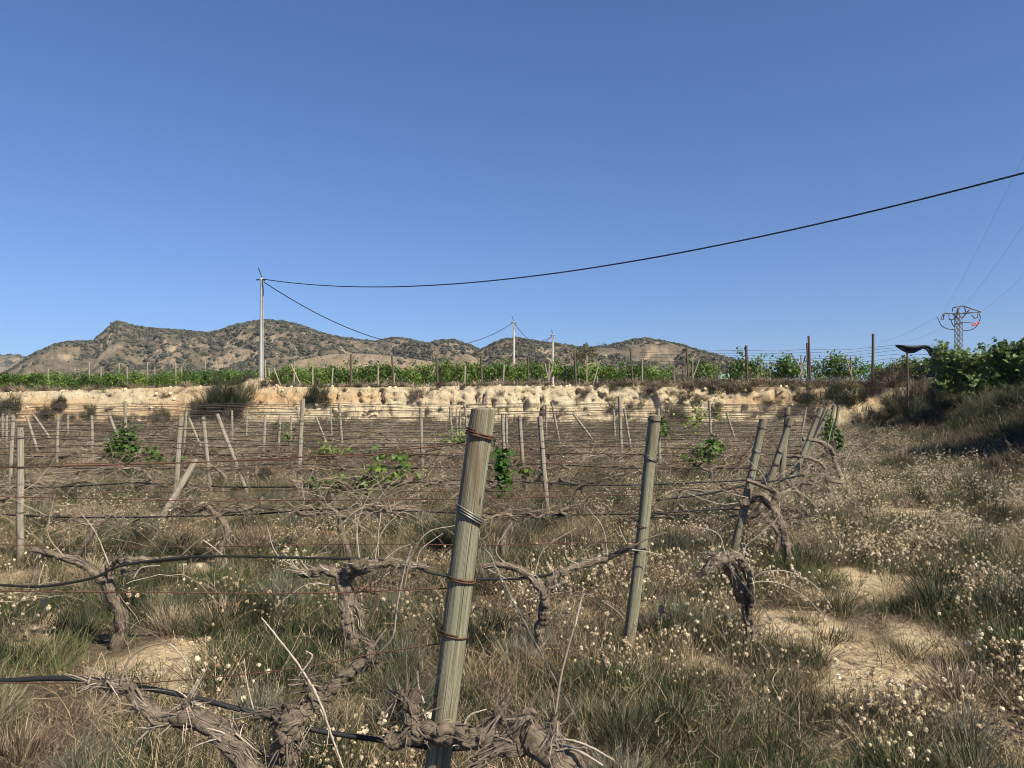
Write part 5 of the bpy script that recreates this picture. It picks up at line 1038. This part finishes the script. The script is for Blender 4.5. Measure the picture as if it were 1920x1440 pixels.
for (x_, y_, wd_, ht_, sd2, lb_) in ((16.6, 17.6, 5.2, 4.6, 867, 'large fig tree past the right edge, its shade lying across the slope foot'),):
    fig(CX + FPX * x_ / y_, HOR - (gz(x_, y_) - CAMZ) / y_ * FPX, y_, wd_ / y_ * FPX, ht_ / y_ * FPX, 3600, lb_, sd2, .2)

# shade net: a dark strip of cloth slung from the wire, then draped down
b = MB(); nu, nv = 46, 9; u = np.linspace(0, 1, nu); topc = spline([at(x, y, z_) for x, y, z_ in ((1679, 646, 39), (1700, 648, 38.8), (1725, 648, 38.4), (1741, 647, 38), (1752, 655, 37.6), (1762, 672, 37.2), (1760, 690, 37), (1750, 707, 36.8))], nu); botc = spline([at(x, y, z_) for x, y, z_ in ((1679, 649, 39.1), (1688, 656, 39), (1700, 662, 38.9), (1714, 661, 38.6), (1729, 652, 38.2), (1741, 666, 37.8), (1747, 684, 37.4), (1736, 708, 37.0))], nu)
nu = len(topc); v = np.linspace(0, 1, nv); G = topc[:, None] * (1 - v[None, :, None]) + botc[:, None] * v[None, :, None]
G[..., 1] += .22 * np.sin(v * PI * 3.2 + 2)[None] * np.sin(np.linspace(0, PI, nu))[:, None]; G[..., 2] += .04 * np.sin(np.linspace(0, 19, nu))[:, None] * np.sin(v * PI)[None]
i, j = np.meshgrid(np.arange(nu - 1), np.arange(nv - 1), indexing='ij'); b.add(G.reshape(-1, 3), np.stack([i * nv + j, (i + 1) * nv + j, (i + 1) * nv + j + 1, i * nv + j + 1], -1).reshape(-1, 4))
o = b.build('shade_net', M['net']); tag(o, 'torn black shade net slung from a wire beside the fig trees', 'net'); sm = o.modifiers.new('thickness', 'SOLIDIFY'); sm.thickness = .012
stake((1701, 655), (1702, 714), 39.0, .05, 'post_dark', 'thin dark stake holding up the sagging shade net', GD, 'post', 'trellis_post')

# trees on the right-hand ridge
def small_tree(px, py, Yp, wpx, hpx, n, label, seed, mat='scrub', leaf=.35, grp='trees on the rocky ridge'):
    r = np.random.default_rng(seed); w_ = wpx / FPX * Yp / 2; h_ = hpx / FPX * Yp; p_ = at(px, py, Yp); root = empty('tree', p_); tag(root, label, 'tree', grp); t = MB(); t.tube(spline([(0, 0, -h_ * .25), (0, 0, h_ * .2), (w_ * .1, 0, h_ * .55)], 8), np.linspace(.07, .04, 9)[0] * h_ * .5, 7); cl = []
    for k in range(5):
        a = r.uniform(0, 2 * PI); e = np.array([w_ * .6 * np.cos(a), w_ * .6 * np.sin(a), h_ * r.uniform(.55, .85)]); t.tube(spline([(0, 0, h_ * .25), e * [.4, .4, .7], e], 8), .012 * h_, 5)
    d = rdir(r, 22, -.35, 1); cc = d * [w_ * .72, w_ * .72, h_ * .38] + [0, 0, h_ * .6]; k = r.integers(0, 22, n); pos = cc[k] + r.normal(0, .16, (n, 3)) * [w_, w_, h_ * .5]; lb = MB()
    lb.leaves(pos, unit(rdir(r, n, -.3, 1)), r.normal(0, 1, (n, 3)), r.uniform(.6, 1.2, n) * leaf * h_ / 4, 0, LEAF5); t.build('trunk', M['trunk'], root); lb.build('crown', M[mat], root)
small_tree(1097, 690, 120, 52, 40, 900, 'round bright green tree beyond the tall vines', 871, 'shrub', .3)
small_tree(1100, 660, 520, 18, 16, 300, 'lone tree sticking up on the ridge crest', 873)
small_tree(1133, 663, 520, 40, 18, 400, 'wide dark tree on the ridge beside the lone one', 875)
small_tree(1118, 664, 515, 24, 14, 300, 'smaller dark tree between the lone and the wide one', 876)
small_tree(1162, 662, 520, 36, 18, 350, 'dark tree at the left foot of the rocky crest', 877)
small_tree(1003, 668, 480, 26, 20, 350, 'round dark tree below the left rocks of the ridge', 879)
small_tree(1445, 696, 160, 22, 16, 300, 'small dark tree in the gap under the skyline wires', 881)
small_tree(1523, 700, 150, 14, 16, 250, 'small dark tree right of the close pair of posts', 883)

# ------------------------------------------------------------------ utility poles and cables
GU = 'concrete utility poles'
def utility_pole(px, ytop, Yp, r0, r1, label, ydrop=None, fit=True):
    t = at(px, ytop, Yp); g = 2.25 if Yp > 60 else gz(t[0], Yp); H = t[2] - g; root = empty('utility_pole', (t[0], Yp, g)); tag(root, label, 'utility pole', GU)
    b = MB(); z = np.linspace(-.3, H, 24); b.tube(np.stack([0 * z, 0 * z, z], 1), np.linspace(r0, r1, 24), 20); b.build('shaft', M['concrete'], root)
    b = MB(); b.tube([(0, 0, H - .05), (-.02, 0, H + .1), (-.22, 0, H + .62)], .03, 8); b.tube([(-.35, 0, H - .12), (.25, 0, H - .12)], .035, 8); b.tube([(r1, -.02, H - .1), (r1 + .1, -.02, H - .16)], .04, 8); b.build('bracket', M['cable'], root)
    b = MB(); b.tube(spline([(.05, -r1 - .02, H - .1), (.12, -r1 - .05, H - .5), (r1 + .03, -.04, H - 1.1)], 10), .02, 6); b.build('cable_loop', M['cable'], root)
    return np.array([t[0], Yp, t[2]])
pA = utility_pole(491, 521, 47.2, .15, .085, 'tall pale concrete pole on the bank, left of centre'); pA[2] -= .06
pB = utility_pole(963.5, 603, 82, .15, .10, 'smaller concrete pole behind the tall green vines, middle one'); pC = utility_pole(1036.5, 627, 99, .16, .11, 'smallest and farthest concrete pole before the rocky ridge')
def cable(p0, f, n, r, label, grp, strands=3):
    u = np.linspace(0, 1, n); c = np.array([f(q) for q in u]); L = np.concatenate([[0], np.cumsum(np.linalg.norm(np.diff(c, axis=0), axis=1))]); d = unit(np.gradient(c, axis=0)); s1 = unit(np.cross(d, [0, 0, 1])); s2 = np.cross(d, s1); b = MB(); ph = L / .42 * 2 * PI
    for k in range(strands): b.tube(c - c[0] + r * .75 * (np.cos(ph + 2 * PI * k / strands)[:, None] * s1 + np.sin(ph + 2 * PI * k / strands)[:, None] * s2), r * .72, 5)
    return tag(b.build('power_cable', M['cable'], loc=c[0]), label, 'cable', grp)
GC = 'overhead cables on the concrete poles'
q0 = pA
def fmain(u):
    t = u * 1.31; return np.array([q0[0] + t * 29.6, q0[1] - 28.2 * t, q0[2] - 7.594 * t + 6.28 * t * t])
cable(q0, fmain, 900, .020, 'thick twisted black cable crossing the sky to the upper right', GC)
def span(a, b_, sag): return lambda u: a + (b_ - a) * u - np.array([0, 0, 4 * sag * u * (1 - u)])
cable(pA, span(pA - [0, 0, .12], pB - [0, 0, .05], 3.35), 420, .024, 'black cable sagging between the tall and the middle pole', GC)
cable(pB, span(pB - [0, 0, .05], pC - [0, 0, .1], 1.55), 160, .026, 'black cable between the middle and the farthest pole', GC, 2)
strand('power_cable', [span(pB - [0, 0, .05], pC - [0, 0, .1], 1.55)(.55) + (pC - [0, 0, .3] - span(pB - [0, 0, .05], pC - [0, 0, .1], 1.55)(.55)) * q for q in np.linspace(0, 1, 12)], .026, M['cable'], 'short lower cable reaching the farthest pole', 'cable', GC)
bp = np.array([fB for fB in [span(pA - [0, 0, .12], pB - [0, 0, .05], 3.35)(.62)]])[0]
b = MB(); b.tube(spline([(-.16, 0, .06), (-.06, 0, .09), (.02, 0, .13), (.07, 0, .2), (.10, 0, .22)], 14), np.interp(np.linspace(0, 1, 15)[:len(spline([(-.16, 0, .06), (-.06, 0, .09), (.02, 0, .13), (.07, 0, .2), (.10, 0, .22)], 14))], [0, .3, .6, .8, .95, 1], [.012, .05, .055, .038, .03, .008]), 10); b.tube([(.10, 0, .22), (.14, 0, .215)], [.012, .003], 6); b.tube([(0, .015, .09), (0, .015, .0)], .008, 5); b.tube([(0, -.015, .09), (0, -.015, .0)], .008, 5)
tag(b.build('bird', M['bird'], loc=bp + [0, 0, .02]), 'small dark bird perched on the sagging cable', 'bird')

# ------------------------------------------------------------------ lattice pylon
YP = 150.0
pb = at(1798, 700, YP); pb[2] = 2.2
root = empty('power_pylon', pb); tag(root, 'grey steel lattice pylon with curved arms behind the fig trees', 'pylon')
def bars(name, segs, r, mat, sides=4, parent=root):
    b = MB()
    for s_ in segs: b.tube(np.array(s_, float) - pb, r, sides)
    return b.build(name, M[mat], parent)
def PP(px, py, dy=0.0): return at(px, py, YP) + np.array([0, dy, 0])
zt, zb = PP(1798, 588)[2], 2.0; sg = []
hw = lambda z: .46 + (zt - z) * .012
lv = np.arange(zb, zt + .01, (zt - zb) / 15); cx = pb[0]
for sx_, sy_ in ((-1, -1), (1, -1), (1, 1), (-1, 1)): sg.append([(cx + sx_ * hw(zb), YP + sy_ * hw(zb), zb), (cx + sx_ * hw(zt), YP + sy_ * hw(zt), zt)])
for a_, c_ in zip(lv[:-1], lv[1:]):
    for sy_ in (-1, 1): sg.append([(cx - hw(a_), YP + sy_ * hw(a_), a_), (cx + hw(c_), YP + sy_ * hw(c_), c_)]); sg.append([(cx + hw(a_), YP + sy_ * hw(a_), a_), (cx - hw(c_), YP + sy_ * hw(c_), c_)])
    for sx_ in (-1, 1): sg.append([(cx + sx_ * hw(a_), YP - hw(a_), a_), (cx + sx_ * hw(c_), YP + hw(c_), c_)])
    for sy_ in (-1, 1): sg.append([(cx - hw(c_), YP + sy_ * hw(c_), c_), (cx + hw(c_), YP + sy_ * hw(c_), c_)])
bars('mast', sg, .05, 'steel')
apx, apx2 = PP(1800, 574), PP(1807, 574); tipR = PP(1834, 586, -1); tipL = PP(1768, 588, -.5); tipF = PP(1777, 582, -3.5); tipL2 = PP(1757, 594, -2.5)
bars('crossarm', [[apx, apx2], [apx2, tipR], [PP(1802, 588), tipR], [PP(1812, 587), PP(1818, 580)], [PP(1818, 580), PP(1803, 598)], [apx2, PP(1812, 587)], [PP(1803, 588, -.4), PP(1816, 586, -.8)]], .12, 'steel')
bars('crossarm', [[apx, PP(1787, 577)], [PP(1787, 577), PP(1786, 584)], [PP(1793, 588), tipL], [tipL, tipL2], [PP(1793, 597), PP(1786, 588)], [apx, PP(1795, 588)]], .12, 'steel')
bars('crossarm', [[PP(1793, 588), tipF], [tipF, PP(1786, 586, -1.5)], [PP(1801, 588), PP(1786, 586, -1.5)], [PP(1793, 596), PP(1780, 584, -3)]], .12, 'steel')
def chain(a_, c_, name='insulator'):
    b = MB(); n = 15; u = np.linspace(0, 1, n)[:, None]; c = a_ + (c_ - a_) * u; b.tube(c - pb, np.where(np.arange(n) % 2, .11, .05), 8); b.build(name, M['glass'], root)
chain(PP(1768, 589), PP(1764, 600)); chain(PP(1779, 588), PP(1780, 599)); chain(PP(1834, 586), PP(1833, 596)); chain(PP(1757, 594), PP(1761, 602)); chain(PP(1822, 591), PP(1828, 597))
for c_ in ([PP(1761, 602), PP(1765, 610), PP(1775, 616), PP(1789, 618)], [PP(1764, 600), PP(1769, 598), PP(1769, 589)], [PP(1783, 599), PP(1786, 608), PP(1790, 613)], [PP(1836, 588), PP(1838, 597), PP(1832, 610), PP(1822, 618), PP(1805, 620)], [PP(1822, 591), PP(1828, 597), PP(1834, 594)], [PP(1780, 599), PP(1787, 599), PP(1792, 592)]):
    b = MB(); b.tube(spline(c_, 24) - pb, .085, 5); b.build('jumper', M['cable'], root)
bars('platform', [[PP(1790, 608, -1), PP(1799, 605, 1)], [PP(1800, 606, -1), PP(1808, 604, 1)], [PP(1808, 604), PP(1830, 606)], [PP(1790, 608), PP(1808, 605)]], .09, 'steel')
b = MB()
for px_, py_ in ((1823, 610), (1826, 611), (1829, 608), (1831, 609.5), (1834, 605), (1836, 606)): b.tube([PP(px_ - 1, py_) - pb, PP(px_, py_ - 1) - pb, PP(px_ + 1, py_) - pb], [.1, .24, .1], 7)
b.build('insulator_cover', M['orange'], root)
GH = 'thin high voltage lines at the pylon'
for (p0, p1, Yq, sag, lab) in (((1768, 588), (1935, 262), 60, .5, 'steepest thin power line rising from the pylon'), ((1806, 574), (1935, 398), 70, .5, 'middle thin power line rising right from the pylon'), ((1834, 586), (1935, 502), 80, .4, 'lowest thin power line rising right from the pylon')):
    a_, c_ = PP(*p0), at(p1[0], p1[1], Yq); strand('power_line', [span(a_, c_, sag)(q) for q in np.linspace(0, 1, 40)], .015, M['hvwire'], lab, 'power line', GH, 5)
for (p0, p1, lab) in (((1757, 594), (1640, 643), 'upper thin line sloping down left from the pylon'), ((1780, 606), (1690, 640), 'lower thin line sloping down left from the pylon'), ((1836, 606), (1930, 613), 'faint line leaving the pylon level to the right')):
    a_ = PP(*p0); c_ = at(p1[0], p1[1], 290 if p1[0] < 1800 else 200); strand('power_line', [span(a_, c_, 1.0)(q) for q in np.linspace(0, 1, 30)], .025, M['hvwire'], lab, 'power line', GH, 5)

# ------------------------------------------------------------------ thin summer haze over the plain
bm = MB(); bm.box(np.array([0, 900, 64.0]), np.array([3200, 1960, 134.0])); hz = bm.build('haze', None, smooth=False); tag(hz, kind='stuff')
hm_ = bpy.data.materials.new('haze'); hm_.use_nodes = True; hn = hm_.node_tree; hn.nodes.remove(hn.nodes['Principled BSDF'])
pv = hn.nodes.new('ShaderNodeVolumePrincipled'); pv.inputs['Color'].default_value = (.82, .88, .95, 1); pv.inputs['Density'].default_value = .00012; pv.inputs['Anisotropy'].default_value = .2
hn.links.new(pv.outputs[0], hn.nodes['Material Output'].inputs['Volume']); hz.data.materials.clear(); hz.data.materials.append(hm_)
